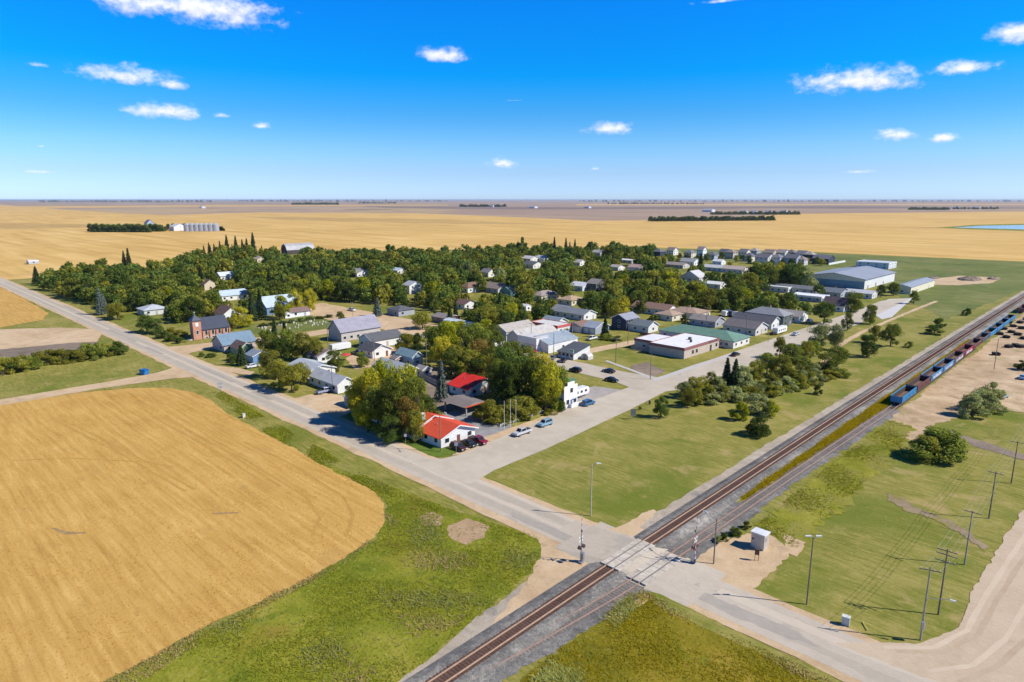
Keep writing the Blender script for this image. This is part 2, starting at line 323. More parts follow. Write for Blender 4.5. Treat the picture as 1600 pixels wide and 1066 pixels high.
sheet('tilled_soil', px((-200,560),(0,546),(60,541),(118,535),(155,534),(135,546),(80,552),(0,560),(-200,590)), .006, DARKSOIL, .6, 2)
sheet('dirt_side_road', px((-300,690),(0,624.5),(100,608),(180,594.5),(245,582.5),(276,573),(312,589.5),(275,591),(230,597),(160,606.5),(60,624),(0,634),(-300,712)), .012, DIRT, .25, 1.2)
weed_left = px((470,708),(530,733),(600,756),(690,790),(760,815),(850,842),(850,868),(798,926),(728,980),(658,1038),(590,1092),(100,1110),(240,1030),(390,952),(540,876),(590,842),(604,812),(602,784),(575,760),(520,735))
sheet('ditch_weeds', weed_left, .004, WEEDGR, .5, 1.2)
BARE = ground_mat('brown_soil', [(0, (.30, .20, .105)), (.5, (.40, .275, .155)), (1, (.48, .345, .21))], .2, .7, 3)
sheet('bare_patch', px((652,806),(672,800),(692,806),(690,820),(664,823)), .012, BARE, .4, .8)
sheet('bare_patch', px((700,822),(730,810),(765,822),(758,840),(728,852),(706,842)), .012, BARE, .4, .8)
weed_right = px((985,928),(1008,921),(1060,950),(1130,985),(1230,1035),(1330,1090),(780,1110),(830,1050),(880,1008),(915,985),(950,955))
sheet('ditch_weeds', weed_right, .004, ground_mat('wedge_weeds', [(0, (.10, .10, .006)), (.35, (.17, .15, .008)), (.65, (.23, .185, .012)), (1, (.31, .225, .03))], .05, .2, 1.8, [(2.2, .57, .08, (.08, .085, .006), .6), (1.3, .58, .08, (.36, .30, .06), .5), (.07, .55, .1, (.14, .16, .008), .8)], bump=.6), .5, 1.2)
sheet('verge_strip', px((1004,914),(1060,942),(1150,985),(1300,1056),(1300,1072),(1140,1000),(1050,955),(1006,926)), .010, GRASS, .3, 1)
# highway
HW0, HW1 = 81.3, 90.9
sheet('highway_shoulder', [(-640, HW0-1.2), (60, HW0-1.2), (60, HW1+.9), (-640, HW1+1.2)], .008, DIRT, .35, 2)
sheet('highway', [(-1500, HW0+.4), (160, HW0+.4), (160, HW1-.6), (-1500, HW1-.6)], .016, ASPH, .12, 2)
for a, b in (((100,478),(128,490)), ((170,515),(220,533)), ((228,542),(250,554)), ((308,572),(368,597)), ((395,612),(430,624)), ((560,672),(600,690))):
    p, q = at(*a), at(*b); sheet('tar_patch', [(p.x, p.y-.8), (q.x, p.y-.8), (q.x, p.y+.7), (p.x, p.y+.7)], .021, DKASPH, .12, .8)
sheet('tar_patch', px((800,800),(860,823),(915,846),(940,862),(925,864),(870,840),(800,808)), .021, DKASPH, .15, .8)
sheet('tar_patch', px((1028,906),(1050,903),(1150,946),(1250,990),(1280,1012),(1240,1000),(1130,955)), .021, DKASPH, .3, .7)
LANE = ground_mat('worn_lane', [(0, (.34, .30, .24)), (.5, (.42, .37, .295)), (1, (.50, .435, .345))], .04, .3, 3, bump=.05, streak=(1.2, 0, .5, 20))
PALE = ground_mat('dusty_lane', [(0, (.48, .41, .315)), (.5, (.54, .465, .36)), (1, (.60, .52, .41))], .04, .3, 3, bump=.05, streak=(1.2, 0, .5, 20))
for a, b_, y0, w0, mt_ in ((-600, -72, 84.0, .9, LANE), (-600, -72, 87.8, .9, LANE), (-600, -72, 85.9, .5, PALE), (-42, 60, 84.2, .9, LANE), (-42, 60, 87.6, .8, PALE), (-300, -72, 89.6, .5, PALE)):
    sheet('wheel_lane', [(a, y0-w0), (b_, y0-w0), (b_, y0+w0), (a, y0+w0)], .0172+.0006*(y0-83), mt_, .22, 1.6, seed=int(y0*10))
# streets
MS0, MS1 = -117.2, -102.6
sheet('main_street', px((700,748),(735,757),(757,744),(772,735),(850,703),(985,640),(1040,612))+[Vector((MS1, 185, 0)), Vector((MS1, 300, 0)), Vector((MS1, 330, 0)), Vector((-109.5, 452, 0)), Vector((-119, 430, 0)), Vector((MS0, 380, 0)), Vector((MS0, 200, 0)), Vector((MS0, 175, 0))]+px((870,646),(770,689),(717,711),(690,717),(668,717),(640,706),(600,700)), .026, STREET, .1, 2)
sheet('street_end', [(-116.5, 392), (-99, 362), (-97.5, 372), (-109, 455), (-118, 440)], .021, paint((.56, .55, .53), .8, .08, .3), .1, 3)
sheet('side_street', [(MS0+2, 171.5), (-126, 174.5), (-200, 175), (-330, 177), (-330, 186), (-200, 187), (-128, 187), (MS0+2, 189)], .030, STREET, .2, 2)
sheet('church_street', [(-285, 89), (-282.5, 96), (-278.5, 112), (-272.5, 146), (-272, 175), (-262, 175), (-262, 140), (-268, 106), (-266.5, 94), (-262, 89)], .018, DIRT, .3, 1.5)
sheet('gravel_lot', [(-345, 172), (-292, 169), (-280, 176), (-240, 172), (-226, 186), (-236, 199), (-345, 196)], .034, DIRT, .4, 2)
sheet('back_lane', [(-163, 188), (-160.5, 215), (-157, 240), (-155, 300), (-150, 300), (-151.5, 240), (-154, 215), (-157, 188)], .016, DIRT, .3, 2)
sheet('cemetery_lawn', px((375,520),(398,508),(440,500),(478,493),(522,497),(532,503),(515,512),(470,518),(420,524)), .0, GREENLOT, .3, 2)
sheet('motel_lot', px((690,650),(728,632),(760,655),(800,664),(790,684),(745,690),(720,668),(700,660)), .012, paint((.27, .265, .26), .9, .2, .4), .3, 1)
sheet('gravel_strip', px((706,712),(740,688),(790,672),(840,654),(868,641),(872,647),(790,683),(728,709)), .018, DIRT, .25, 1)
sheet('shop_lot', px((880,636),(893,612),(930,604),(985,611),(960,622),(905,645),(876,650)), .014, paint((.36, .325, .29), .9, .15, .5), .3, 1)
sheet('shop_yard', px((780,556),(812,548),(858,556),(890,566),(850,572),(800,566)), .036, STREET, .3, 1)
sheet('gravel_yard', px((540,560),(560,549),(610,541),(645,556),(632,574),(590,572),(556,578)), .012, DIRT, .4, 1)
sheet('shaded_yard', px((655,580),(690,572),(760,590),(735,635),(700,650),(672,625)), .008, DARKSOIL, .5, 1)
sheet('driveway', px((455,624),(500,612),(540,618),(560,640),(530,652),(480,634)), .0125, DIRT, .4, 1)
sheet('driveway', px((330,571),(372,575),(398,581),(390,588),(345,578)), .0125, DIRT, .3, 1)
sheet('bare_patch', px((1440,437),(1500,431),(1562,434),(1552,442),(1500,446),(1455,445)), .004, DIRT, 1.2, 2)
sheet('corner_lawn', px((596,682),(640,696),(668,711),(683,715),(712,709),(716,704),(690,699),(655,690),(620,672)), .034, ground_mat('watered_lawn', [(0, (.07, .12, .012)), (1, (.15, .21, .03))], .1, .5, 2), .12, .8)
sheet('park_path', [(-77.2, 214), (-79.5, 214), (-86, 245), (-93.4, 283), (-96.2, 318), (-96.6, 371), (-97, 420), (-96.8, 451), (-94.6, 451), (-94.6, 371), (-93.9, 318), (-91, 283), (-83.7, 245)], .01, DIRT, .2, 1.5)
sheet('dead_grass', px((985,572),(1010,565),(1040,580),(1020,590),(990,582)), .004, DARKSOIL, .4, 1)
for pp in ([(946,565),(1020,592.5),(1023,590.5),(948,563)], [(1020,592),(1040,586),(1085,570),(1140,554),(1142,557),(1090,574),(1043,590),(1023,596)]):
    sheet('sidewalk', px(*pp), .05, CONC)
# right side
sheet('gravel_road', px((1345,1004),(1440,1004.5),(1492,984),(1512,945),(1530,905),(1560,858),(1600,793))+[Vector((-14, 400, 0)), Vector((6, 400, 0)), Vector((10, 90, 0)), Vector((-25, 87, 0))], .024, GRAVELRD, .3, 1)
for k, pp in enumerate(([(1380,1012),(1460,1012),(1512,985),(1538,935),(1570,885),(1600,840),(1625,800)], [(1400,1018),(1475,1020),(1530,990),(1556,940),(1588,890),(1618,850)], [(1450,1050),(1520,1040),(1570,1000),(1600,950),(1630,905)], [(1500,1066),(1560,1040),(1605,1000),(1640,960)])):
    c = [at(*q) for q in pp]; n = [Vector((-(b_-a).y, (b_-a).x, 0)).normalized() for a, b_ in zip(c, c[1:])]; n.append(n[-1])
    sheet('wheel_rut', [p+m_*.35 for p, m_ in zip(c, n)]+[p-m_*.35 for p, m_ in reversed(list(zip(c, n)))], .028+.003*k, ground_mat('rut_%d' % k, [(0, (.42, .315, .21)), (1, (.50, .39, .27))] if k % 2 else [(0, (.53, .42, .30)), (1, (.60, .49, .355))], .1, .5, 3, bump=.1), .1, 1.5, seed=k)
sheet('scrap_yard', px((1382,648),(1405,640),(1440,615),(1500,568),(1560,523),(1610,480))+[Vector((-20, 420, 0)), Vector((-14, 240, 0))]+px((1600,645),(1560,640),(1500,650),(1450,668),(1430,690),(1405,690),(1395,665)), .004, SCRAP, .8, 1.5)
sheet('rutted_track', px((1384,770),(1412,778),(1425,790),(1470,806),(1520,836),(1546,856),(1538,860),(1500,832),(1455,810),(1410,796),(1386,782)), .008, ground_mat('worn_track', [(0, (.20, .15, .09)), (1, (.36, .28, .17))], .1, .5, 2, [(.3, .52, .1, (.24, .21, .04), .8)]), .5, .6)
sheet('rutted_track', px((1480,672),(1530,688),(1600,710),(1640,722),(1600,719),(1520,697)), .008, DARKSOIL, .4, 1)
sheet('crossing_apron', px((1050,882),(1075,868),(1110,852),(1150,838),(1195,832),(1232,856),(1232,872),(1200,898),(1172,920),(1190,935),(1260,970),(1340,1003),(1250,968),(1150,925)), .012, DIRT, .4, .8)
sheet('crossing_apron', px((862,792),(905,806),(955,826),(985,815),(1010,800),(1022,806),(985,835),(998,850),(960,842),(900,815)), .0125, DIRT, .3, .8)
sheet('crossing_apron', px((838,836),(870,842),(945,879),(915,893),(885,905),(845,935),(800,965),(770,975),(810,930),(845,870)), .013, DIRT, .4, .8)
sheet('worn_grass', px((1225,835),(1260,848),(1245,870),(1222,862)), .009, DIRT, .4, .8)
LUSH = px((1180,822),(1232,778),(1302,722),(1392,657),(1425,668),(1405,705),(1350,755),(1330,775),(1285,822),(1262,848),(1240,856),(1205,835))
sheet('lush_bank', LUSH, .006, ground_mat('bank_weeds', [(0, (.12, .145, .009)), (.35, (.19, .20, .014)), (.65, (.26, .25, .025)), (1, (.34, .30, .06))], .05, .2, 1.8, [(.10, .47, .12, (.25, .225, .05), .85), (2.2, .57, .08, (.10, .12, .01), .5)], bump=.5), 1.6, .8)
YEL = ground_mat('yellow_weeds', [(0, (.25, .20, .01)), (.5, (.42, .33, .014)), (1, (.55, .42, .03))], .1, .4, 2, [(.1, .58, .1, (.16, .17, .02), .7)])

# ------------------------------------------------------------------ railway
def lerp(tab, v):
    for (a, x), (b, y) in zip(tab, tab[1:]):
        if v <= b: return x+(y-x)*(v-a)/(b-a)
    return tab[-1][1]
MAIN = [(-60, -55.8), (44, -56.6), (90, -57.5), (190, -59.0), (340, -60.5), (492, -61.7), (1500, -69), (6000, -100)]
SIDE = [(24, -56.9), (46, -55.3), (62, -53.7), (80, -52.3), (140, -52.0), (205, -51.2), (450, -53.6), (1000, -57.5)]
def strip(tab, a, b, o0, o1, step=6):
    n = max(2, int((b-a)/step)); vs = [a+(b-a)*i/n for i in range(n+1)]
    return [(lerp(tab, v)+o0, v) for v in vs]+[(lerp(tab, v)+o1, v) for v in reversed(vs)]
sheet('track_shoulder', px((500,1160),(590,1088),(655,1040),(725,982),(795,930),(848,888),(880,870))+[Vector((-57, 80, 0)), Vector((-56, 20, 0))], .010, SHOULDER, .35, 1)
sheet('track_shoulder', strip(MAIN, 96, 900, -5.4, 3.6), .010, SHOULDER, .4, 2)
sheet('track_shoulder', strip(MAIN, 900, 5000, -5.4, 4, 300), .010, SHOULDER)
sheet('crossing_bed', strip(MAIN, 70, 104, -6.5, 9), .009, DIRT, .5, 1)
yel = [(lerp(MAIN, v)+3.1, v) for v in range(120, 340, 5)]+[(lerp(SIDE, v)-1.5, v) for v in range(335, 119, -5)]
sheet('yellow_weed_strip', yel, .018, YEL, .5, 1)
sheet('siding_bed', strip(SIDE, 92, 118, -2.6, 3.0), .0225, BALLAST, .4, 1)
sheet('siding_bed', strip(SIDE, 118, 205, -1.5, 2.4), .022, BALLAST, .5, 1)
sheet('siding_bed', strip(SIDE, 20, 82, -2.2, 3.2), .022, BALLAST, .4, 1)
def ballast(name, tab, a, b, top, w0, w1, mat, step=5):
    m = MB(); n = max(1, int((b-a)/step)); prof = [(-w1, .02), (-w0, top), (w0, top), (w1, .02)]
    vs = [a+(b-a)*i/n for i in range(n+1)]
    for v in vs: m.v += [(lerp(tab, v)+x, v, z) for x, z in prof]
    for i in range(n):
        for j in range(3): k = 4*i+j; m.f.append((k, k+1, k+5, k+4))
    return tag(m.build(name, mat), kind='structure')
ballast('ballast_bed', MAIN, -60, HW0-.2, .42, 2.1, 3.6, BALLAST); ballast('ballast_bed', MAIN, HW1+.6, 900, .42, 2.1, 3.3, BALLAST); ballast('ballast_bed', MAIN, 900, 5000, .42, 2.1, 4, BALLAST, 100)
sheet('oily_bed', strip(MAIN, -60, 80.8, -1.25, 1.25), .428, REDBED); sheet('oily_bed', strip(MAIN, 91.6, 1200, -1.25, 1.25, 20), .428, REDBED)
RUST = paint((.40, .265, .175), .55, .2, 2, name='rail_steel'); RUST2 = paint((.30, .195, .15), .75, .25, 2)
TIE1 = paint((.105, .06, .045), .9, .35, 1.5); TIE2 = paint((.17, .14, .125), .95, .4, 1.2)
def rails(root, tab, a, b, z, mat, step=8):
    for s in (-.7525, .7525):
        m = MB(); n = int((b-a)/step); vs = [a+(b-a)*i/n for i in range(n+1)]
        prof = [(-.07, 0), (-.04, .17), (.04, .17), (.07, 0)]
        for v in vs: m.v += [(lerp(tab, v)+s+x*1.2, v, z+q) for x, q in prof]
        for i in range(n):
            for j in range(3): k = 4*i+j; m.f.append((k, k+1, k+5, k+4))
        m.build('rail', mat, root)
def ties(root, tab, a, n, sp, z, mat, more=0, skip=()):
    me = MB().box(-1.3, 1.3, -.115, .115, -.1, .045).mesh('tie', mat); r = random.Random(3); far_ = MB()
    for i in range(n+more):
        v = a+i*sp+r.uniform(-.04, .04)
        if any(p < v < q for p, q in skip): continue
        if i < n:
            o = link('tie', me, root, (lerp(tab, v)+r.uniform(-.05, .05), v, z), r.uniform(-.02, .02))
        else: c = lerp(tab, v); far_.box(c-1.3, c+1.3, v-.115, v+.115, z-.1, z+.045)
    if far_.v: tag(far_.build('distant_ties', mat, root), kind='stuff')
mt = empty('railway_track', (0, 0, 0), 0, 'main railway track with rust-brown ties and polished rails, farther from the cabin', 'railway track')
rails(mt, MAIN, -60, 3000, .47, RUST); ties(mt, MAIN, 30, 300, .56, .43, TIE1, 500, ((80.3, 92.2),))
st = empty('railway_track', (0, 0, 0), 0, 'old grey siding track running towards the row of gondola wagons', 'railway track')
rails(st, SIDE, 27, 700, .10, RUST2); ties(st, SIDE, 34, 295, .62, .0, TIE2, 160, ((80.3, 92.2),))
# crossing panels: three rows of concrete slabs for each track
for tab, z, nm in ((MAIN, .47, 'pale concrete slab crossing surface laid in the main track'), (SIDE, .12, 'pale concrete slab crossing surface laid in the siding')):
    root = empty('crossing_surface', (lerp(tab, 86), 86, 0), 0, nm, 'level crossing')
    for sx in (-.7525, .7525):
        m = MB(); p0, p1 = (lerp(tab, 86+yy)-lerp(tab, 86)+sx for yy in (-5.35, 5.4)); zt = z+.178; m.hull8([(p0-.13, -5.35, zt-.1), (p0+.13, -5.35, zt-.1), (p1+.13, 5.4, zt-.1), (p1-.13, 5.4, zt-.1)], [(p0-.13, -5.35, zt), (p0+.13, -5.35, zt), (p1+.13, 5.4, zt), (p1-.13, 5.4, zt)]); m.build('flangeway', paint((.20, .175, .15), .7), root)
    for j, (x0, x1) in enumerate(((-1.75, -.90), (-.62, .62), (.90, 1.75))):
        for i in range(4):
            y0 = -5.4+i*2.7; s = (lerp(tab, 86+y0+1.3)-lerp(tab, 86))
            MB().box(x0+s, x1+s, y0+.04, y0+2.66, -.02, z+.19+random.uniform(0, .02)).build('panel', paint((.49+.02*((i+j) % 3), .43+.02*((i+j) % 3), .345+.02*((i+j) % 3)), .85, .3, 1.0), root)
def hump(name, tab, z, x0, x1):
    c = lerp(tab, 86); pts = [(c+x0-7 if x0 < 0 else c+x0, .02), (c+x0, z), (c+x1, z), (c+x1+(0), .02)]
    return pts
# road ramps over the rails
c1, c2 = lerp(MAIN, 86), lerp(SIDE, 86); pr = [(c1-11, .022), (c1-1.8, .60), (c1+1.8, .60), (c2-1.8, .30), (c2+1.8, .25), (c2+9, .022)]
m = MB()
for (xa, za), (xb, zb) in zip(pr, pr[1:]):
    if abs(xb-xa) < 3.7 and min(za, zb) > .24 and (xa in (c1-1.8, c2-1.8)): za = zb = .40 if xa == c1-1.8 else .08
    m.face((xa, HW0+.5, za), (xb, HW0+.5, zb), (xb, HW1-.3, zb), (xa, HW1-.3, za))
    m.face((xa, HW0-1.6, .0), (xb, HW0-1.6, .0), (xb, HW0+.5, zb), (xa, HW0+.5, za)); m.face((xa, HW1-.3, za), (xb, HW1-.3, zb), (xb, HW1+2, .0), (xa, HW1+2, .0))
tag(m.build('crossing_ramp', ASPH), kind='structure')

# ------------------------------------------------------------------ ground cover
M_WHEAT = leaf_mat('wheat_leaf', (.50, .30, .07), (.70, .44, .12), trans=.45)
M_PALE = leaf_mat('pale_leaf', (.19, .22, .05), (.46, .46, .15), trans=.45)
M_LAWN = leaf_mat('lawn_leaf', (.13, .15, .014), (.38, .34, .075), trans=.4)
M_WEED = leaf_mat('weed_leaf', (.11, .14, .007), (.37, .37, .04), trans=.45)
M_WEDGE = leaf_mat('wedge_leaf', (.13, .115, .006), (.36, .295, .018), trans=.45)
M_DRY = leaf_mat('dry_leaf', (.26, .19, .06), (.58, .46, .19), trans=.4)
M_YEL = leaf_mat('yellow_leaf', (.36, .30, .012), (.85, .62, .02), trans=.45)
near_wheat = px((0,640),(200,612),(330,632),(440,695),(575,766),(597,790),(597,812),(580,838),(470,906),(390,944),(230,1026),(150,1070),(-60,1090),(-60,700))
tufts('wheat_stalks', near_wheat, 5, .07, .16, M_WHEAT, .0, 'golden ripe wheat standing in the foreground field', 'wheat', lean=1.8, blades=1)
TRACK = ground_mat('crushed_crop', [(0, (.41, .24, .06)), (1, (.53, .32, .08))], .05, .3, 2)
for k, pp in enumerate(([(100,664),(190,710),(290,768)], [(112,662),(204,708),(304,765)], [(235,650),(330,700),(425,764)], [(248,648),(343,698),(438,760)], [(290,672),(390,722),(480,778),(500,810),(486,840)], [(380,690),(460,728),(535,775),(552,806),(540,838)], [(20,720),(110,716),(230,722),(270,730)])):
    c = [at(*q) for q in pp]; n = [(b_-a).normalized().orthogonal() if False else Vector((-(b_-a).y, (b_-a).x, 0)).normalized() for a, b_ in zip(c, c[1:])]; n.append(n[-1])
    sheet('wheel_track', [p+m_*.3 for p, m_ in zip(c, n)]+[p-m_*.3 for p, m_ in reversed(list(zip(c, n)))], .006+.0012*k, TRACK, .12, .7, seed=k)
tufts('ditch_plants', weed_left, 14, .12, .13, M_WEED, .0, 'green weeds covering the ditch between wheat and railway', 'weeds', lean=1.8, clump=.3)
tufts('ditch_plants', weed_right, 16, .12, .12, M_WEDGE, .0, 'green weeds covering the wedge between railway and highway', 'weeds', lean=1.8, clump=.3)
tufts('pale_stalks', weed_left, 14, .22, .12, M_PALE, .0, 'pale green taller plants clumped among the ditch weeds by the wheat', 'weeds', clump=.8, lean=1.3)
tufts('pale_stalks', px((830,1066),(870,1018),(915,985),(955,955),(985,930),(1000,945),(960,985),(930,1020),(910,1070)), 30, .3, .12, M_PALE, .0, 'pale green taller plants beside the ballast near the bottom edge', 'weeds', clump=.4, lean=1.1)
tufts('dry_stalks', px((600,800),(640,830),(700,860),(800,880),(840,855),(830,880),(760,945),(660,1010),(560,1080),(400,1080),(560,1000),(660,930),(620,870)), 12, .22, .11, M_DRY, .0, 'straw-coloured dry stalks among the ditch weeds left of the railway', 'dry weeds', clump=.75, lean=1.4)
tufts('dry_stalks', px((1010,925),(1100,972),(1230,1030),(1300,1066),(1260,1062),(1130,1000),(1050,962),(1010,935)), 18, .2, .11, M_DRY, .0, 'straw-coloured dry stalks along the lower verge of the highway', 'dry weeds', clump=.3, lean=1.2)
tufts('bank_plants', LUSH, 10, .12, .13, M_WEED, .0, 'lush green weeds on the bank beside the siding', 'weeds', clump=.45, lean=1.8)
tufts('yellow_weeds', yel, 40, .22, .16, M_YEL, .0, 'bright yellow flowering weeds between the main track and the siding', 'weeds', lean=1.4)
tufts('roadside_weeds', px((395,640),(430,660),(500,700),(560,738),(620,765),(690,795),(680,800),(600,772),(520,735),(440,692),(385,655),(360,640),(330,612),(345,610)), 26, .2, .15, M_WEED, .0, 'green weeds in the ditch along the highway edge of the wheat', 'weeds', clump=.35, lean=.8)
tufts('field_margin_grass', px((148,1070),(235,1027),(310,983),(390,946),(470,908),(540,870),(585,838),(602,810),(596,820),(575,850),(540,880),(470,920),(390,960),(320,1000),(230,1060),(180,1085)), 22, .16, .13, M_DRY, .0, 'straw-coloured dry grass along the curved edge of the wheat', 'dry grass', clump=.1, lean=.8)
HOLLOW = ground_mat('flattened_crop', [(0, (.24, .16, .08)), (1, (.42, .29, .13))], .2, .8, 3)
sheet('bare_hollow', px((79,825),(88,825),(104,831),(134,831),(132,834),(106,835.5),(90,831)), .016, HOLLOW, .2, .4)
sheet('bare_hollow', px((328,803),(345,800.5),(374,800.5),(372,802.8),(345,803.8)), .016, HOLLOW, .2, .4)

# ------------------------------------------------------------------ buildings
BOXES = []      # (x0,x1,y0,y1) footprints
SHOWN = []      # visible picture rectangles of houses (x0,x1,y0,y1,dist)
MARKS = []      # (position, phrase) landmarks for labels
WIN = {}
def win_mesh(axis, w, h, mat, d0, d1):
    k = (axis, w, h, mat.name, d0, d1)
    if k not in WIN:
        b = MB(); b.box(d0, d1, -w/2, w/2, 0, h) if axis == 'u' else b.box(-w/2, w/2, -d1, -d0, 0, h); WIN[k] = b.mesh('window', mat)
    return WIN[k]
def window(root, axis, p, w, h, z, far_, frame=TRIM):
    loc = (p[0], p[1], z)
    if far_: return link('window', win_mesh(axis, w, h, GLASS, 0.0, .03), root, loc)
    f = link('window', win_mesh(axis, w+.2, h+.2, frame, -.02, .05), root, (p[0], p[1], z-.1))
    link('pane', win_mesh(axis, w, h, GLASS, .05, .065), f, (0, 0, .1)); return f
def house(label, C, la, lb, h, ridge, rh, wall, roof, name='house', cat='house', over=.45, wins=None, door='u', ribs=0, short=None, far_=None, chim=False, rot=0, shade_wall=None, garage=0, trim=None):
    c = at(*C); L_ = lambda q, ax: (abs((at(*q)-c).x) if ax == 'x' else abs((at(*q)-c).y))
    if isinstance(la, tuple): la = L_(la, 'x')
    if isinstance(lb, tuple): lb = L_(lb, 'y')
    dist = c.length
    if far_ is None: far_ = dist > 330
    root = empty(name, c, 0, label, cat); wm = wall if not isinstance(wall, tuple) else paint(wall, .7, .08, .6, 3.2 if not far_ else 0, rib_axis='Z')
    rm = paint(roof, .55 if ribs else .85, .14, .5, ribs, rib_axis='X' if ridge == 'v' else 'Y') if isinstance(roof, tuple) else roof
    m = MB(); t = .14
    A, B = (la, lb) if ridge in ('u', 'hipu', 'shed', 'flat') else (lb, la)
    mp = (lambda a, b, z: (a-la, b, z)) if ridge in ('u', 'hipu', 'shed', 'flat') else (lambda a, b, z: (b-la, a, z))
    r = MB()
    if ridge in ('u', 'v'):
        prof = [(0, 0), (B, 0), (B, h), (B/2, h+rh), (0, h)]
        m.hull8([mp(0, b, z) for b, z in prof], [mp(A, b, z) for b, z in prof]); sl = rh/(B/2); dz = over*sl
        for b0, b1 in ((-over, B/2), (B+over, B/2)):
            lo, hi = h-dz+.03, h+rh+.03
            r.hull8([mp(-over, b0, lo), mp(A+over, b0, lo), mp(A+over, b1, hi), mp(-over, b1, hi)], [mp(-over, b0, lo+t), mp(A+over, b0, lo+t), mp(A+over, b1, hi+t), mp(-over, b1, hi+t)])
        if ribs and not far_:
            k = int((A+2*over)/.75)
            for i in range(k+1):
                a = -over+(A+2*over)*i/k
                for b0, b1 in ((-over, B/2), (B+over, B/2)):
                    r.hull8([mp(a-.03, b0, h-dz+.17), mp(a+.03, b0, h-dz+.17), mp(a+.03, b1, h+rh+.17), mp(a-.03, b1, h+rh+.17)], [mp(a-.03, b0, h-dz+.23), mp(a+.03, b0, h-dz+.23), mp(a+.03, b1, h+rh+.23), mp(a-.03, b1, h+rh+.23)])
    elif ridge in ('hipu', 'hipv'):
        m.box(-la, 0, 0, lb, 0, h); ins = min(B/2, A/2-.3); o = over
        e = [mp(-o, -o, h), mp(A+o, -o, h), mp(A+o, B+o, h), mp(-o, B+o, h)]; p, q = mp(ins, B/2, h+rh), mp(A-ins, B/2, h+rh)
        r.box(min(x[0] for x in e), max(x[0] for x in e), min(x[1] for x in e), max(x[1] for x in e), h+.01, h+.16)
        e = [(x, y, z+.165) for x, y, z in e]
        r.face(e[0], e[1], q, p); r.face(e[1], e[2], q); r.face(e[2], e[3], p, q); r.face(e[3], e[0], p)
    elif ridge == 'shed':
        prof = [(0, 0), (B, 0), (B, h+rh), (0, h)]
        m.hull8([mp(0, b, z) for b, z in prof], [mp(A, b, z) for b, z in prof]); sl = rh/B
        pts = lambda z: [mp(-over, -over, h-over*sl+z), mp(A+over, -over, h-over*sl+z), mp(A+over, B+over, h+rh+over*sl+z), mp(-over, B+over, h+rh+over*sl+z)]
        r.hull8(pts(.03), pts(.03+t))
    else:
        m.box(-la, 0, 0, lb, 0, h); r.box(-la-.12, .12, -.12, lb+.12, h+.005, h+.12)
        if trim:
            for x0, x1, y0, y1 in ((-la-.15, .15, -.15, 0), (-la-.15, .15, lb, lb+.15), (0, .15, 0, lb), (-la-.15, -la, 0, lb)):
                MB().box(x0, x1, y0, y1, h-.75, h+.34).build('fascia', trim, root)
    m.build('wall', wm, root); ro = r.build('roof', rm, root)
    if ridge in ('u', 'v') and not far_:
        for e_ in ((A+over+.01,) if ridge == 'u' else (-over-.05,)):
            for b0 in (-over, B+over):
                q = MB(); lo_, hi_ = h-dz-.06, h+rh-.06
                q.hull8([mp(e_, b0, lo_), mp(e_+.04, b0, lo_), mp(e_+.04, B/2, hi_), mp(e_, B/2, hi_)], [mp(e_, b0, lo_+.27), mp(e_+.04, b0, lo_+.27), mp(e_+.04, B/2, hi_+.27), mp(e_, B/2, hi_+.27)]); q.build('rake_board', TRIM, ro)
        if A > 5: MB().cyl(mp(A*.3, B*.3, h+rh*.5), mp(A*.3, B*.3, h+rh*.62+.7), .1, .1, 6).build('vent_pipe', GALV, ro)
    if chim: MB().box(-la*.5-.3, -la*.5+.3, lb*.5-.3+.8, lb*.5+.3+.8, h+rh*.4, h+rh+.9).build('chimney', paint((.35, .2, .15), .9), ro)
    n_u, n_v = wins if wins else (max(1, int((lb-1)/3.6)), max(1, int((la-1)/3.8)))
    lev = [1.0] if h < 4.7 else [1.0, h-1.6]
    if h < 2.3: lev = [.8]
    dk = n_u//2 if door == 'u' else -1
    for z in lev:
        for i in range(n_u):
            y = lb*(i+.5)/n_u
            if i == dk and z == lev[0] and n_u > 1: continue
            window(root, 'u', (0, y), 1.25, min(1.05, h-z-.3), z, far_)
        for i in range(n_v): window(root, 'v', (-la*(i+.5)/n_v, 0), 1.2, min(1.0, h-z-.3), z, far_)
    if door and n_u > 1: MB().box(0, .06, lb*(dk+.5)/n_u-.48, lb*(dk+.5)/n_u+.48, .05, min(2.1, h-.2)).build('door', paint((.20, .07, .05) if dist < 260 else (.4, .38, .36), .5), root)
    for i in range(garage):
        w_ = la/garage; MB().box(-la+w_*i+.4, -la+w_*(i+1)-.4, -.07, 0, .02, min(2.5, h-.3)).build('garage_door', paint((.66, .67, .68), .5), root)
    BOXES.append((c.x-la, c.x, c.y, c.y+lb))
    cs = [proj((c.x+x, c.y+y, z)) for x in (-la, 0) for y in (0, lb) for z in (0, h+rh)]
    SHOWN.append((min(p[0] for p in cs), max(p[0] for p in cs), min(p[1] for p in cs), max(p[1] for p in cs), dist))
    if short: MARKS.append((c+Vector((-la/2, lb/2, 0)), short))
    return root, la, lb, c
RED = (.62, .085, .035); BRED = (.62, .03, .02); LGREY = (.40, .42, .45); SLATE = (.16, .24, .31); PBLUE = (.45, .55, .62); BRN = (.17, .105, .085); TAN = (.30, .22, .16); DGREY = (.10, .105, .115); MGREY = (.22, .22, .225); PURPLE = (.29, .28, .34); NAVY = (.03, .042, .07); CREAM = (.66, .60, .48); BEIGE = (.52, .44, .37)

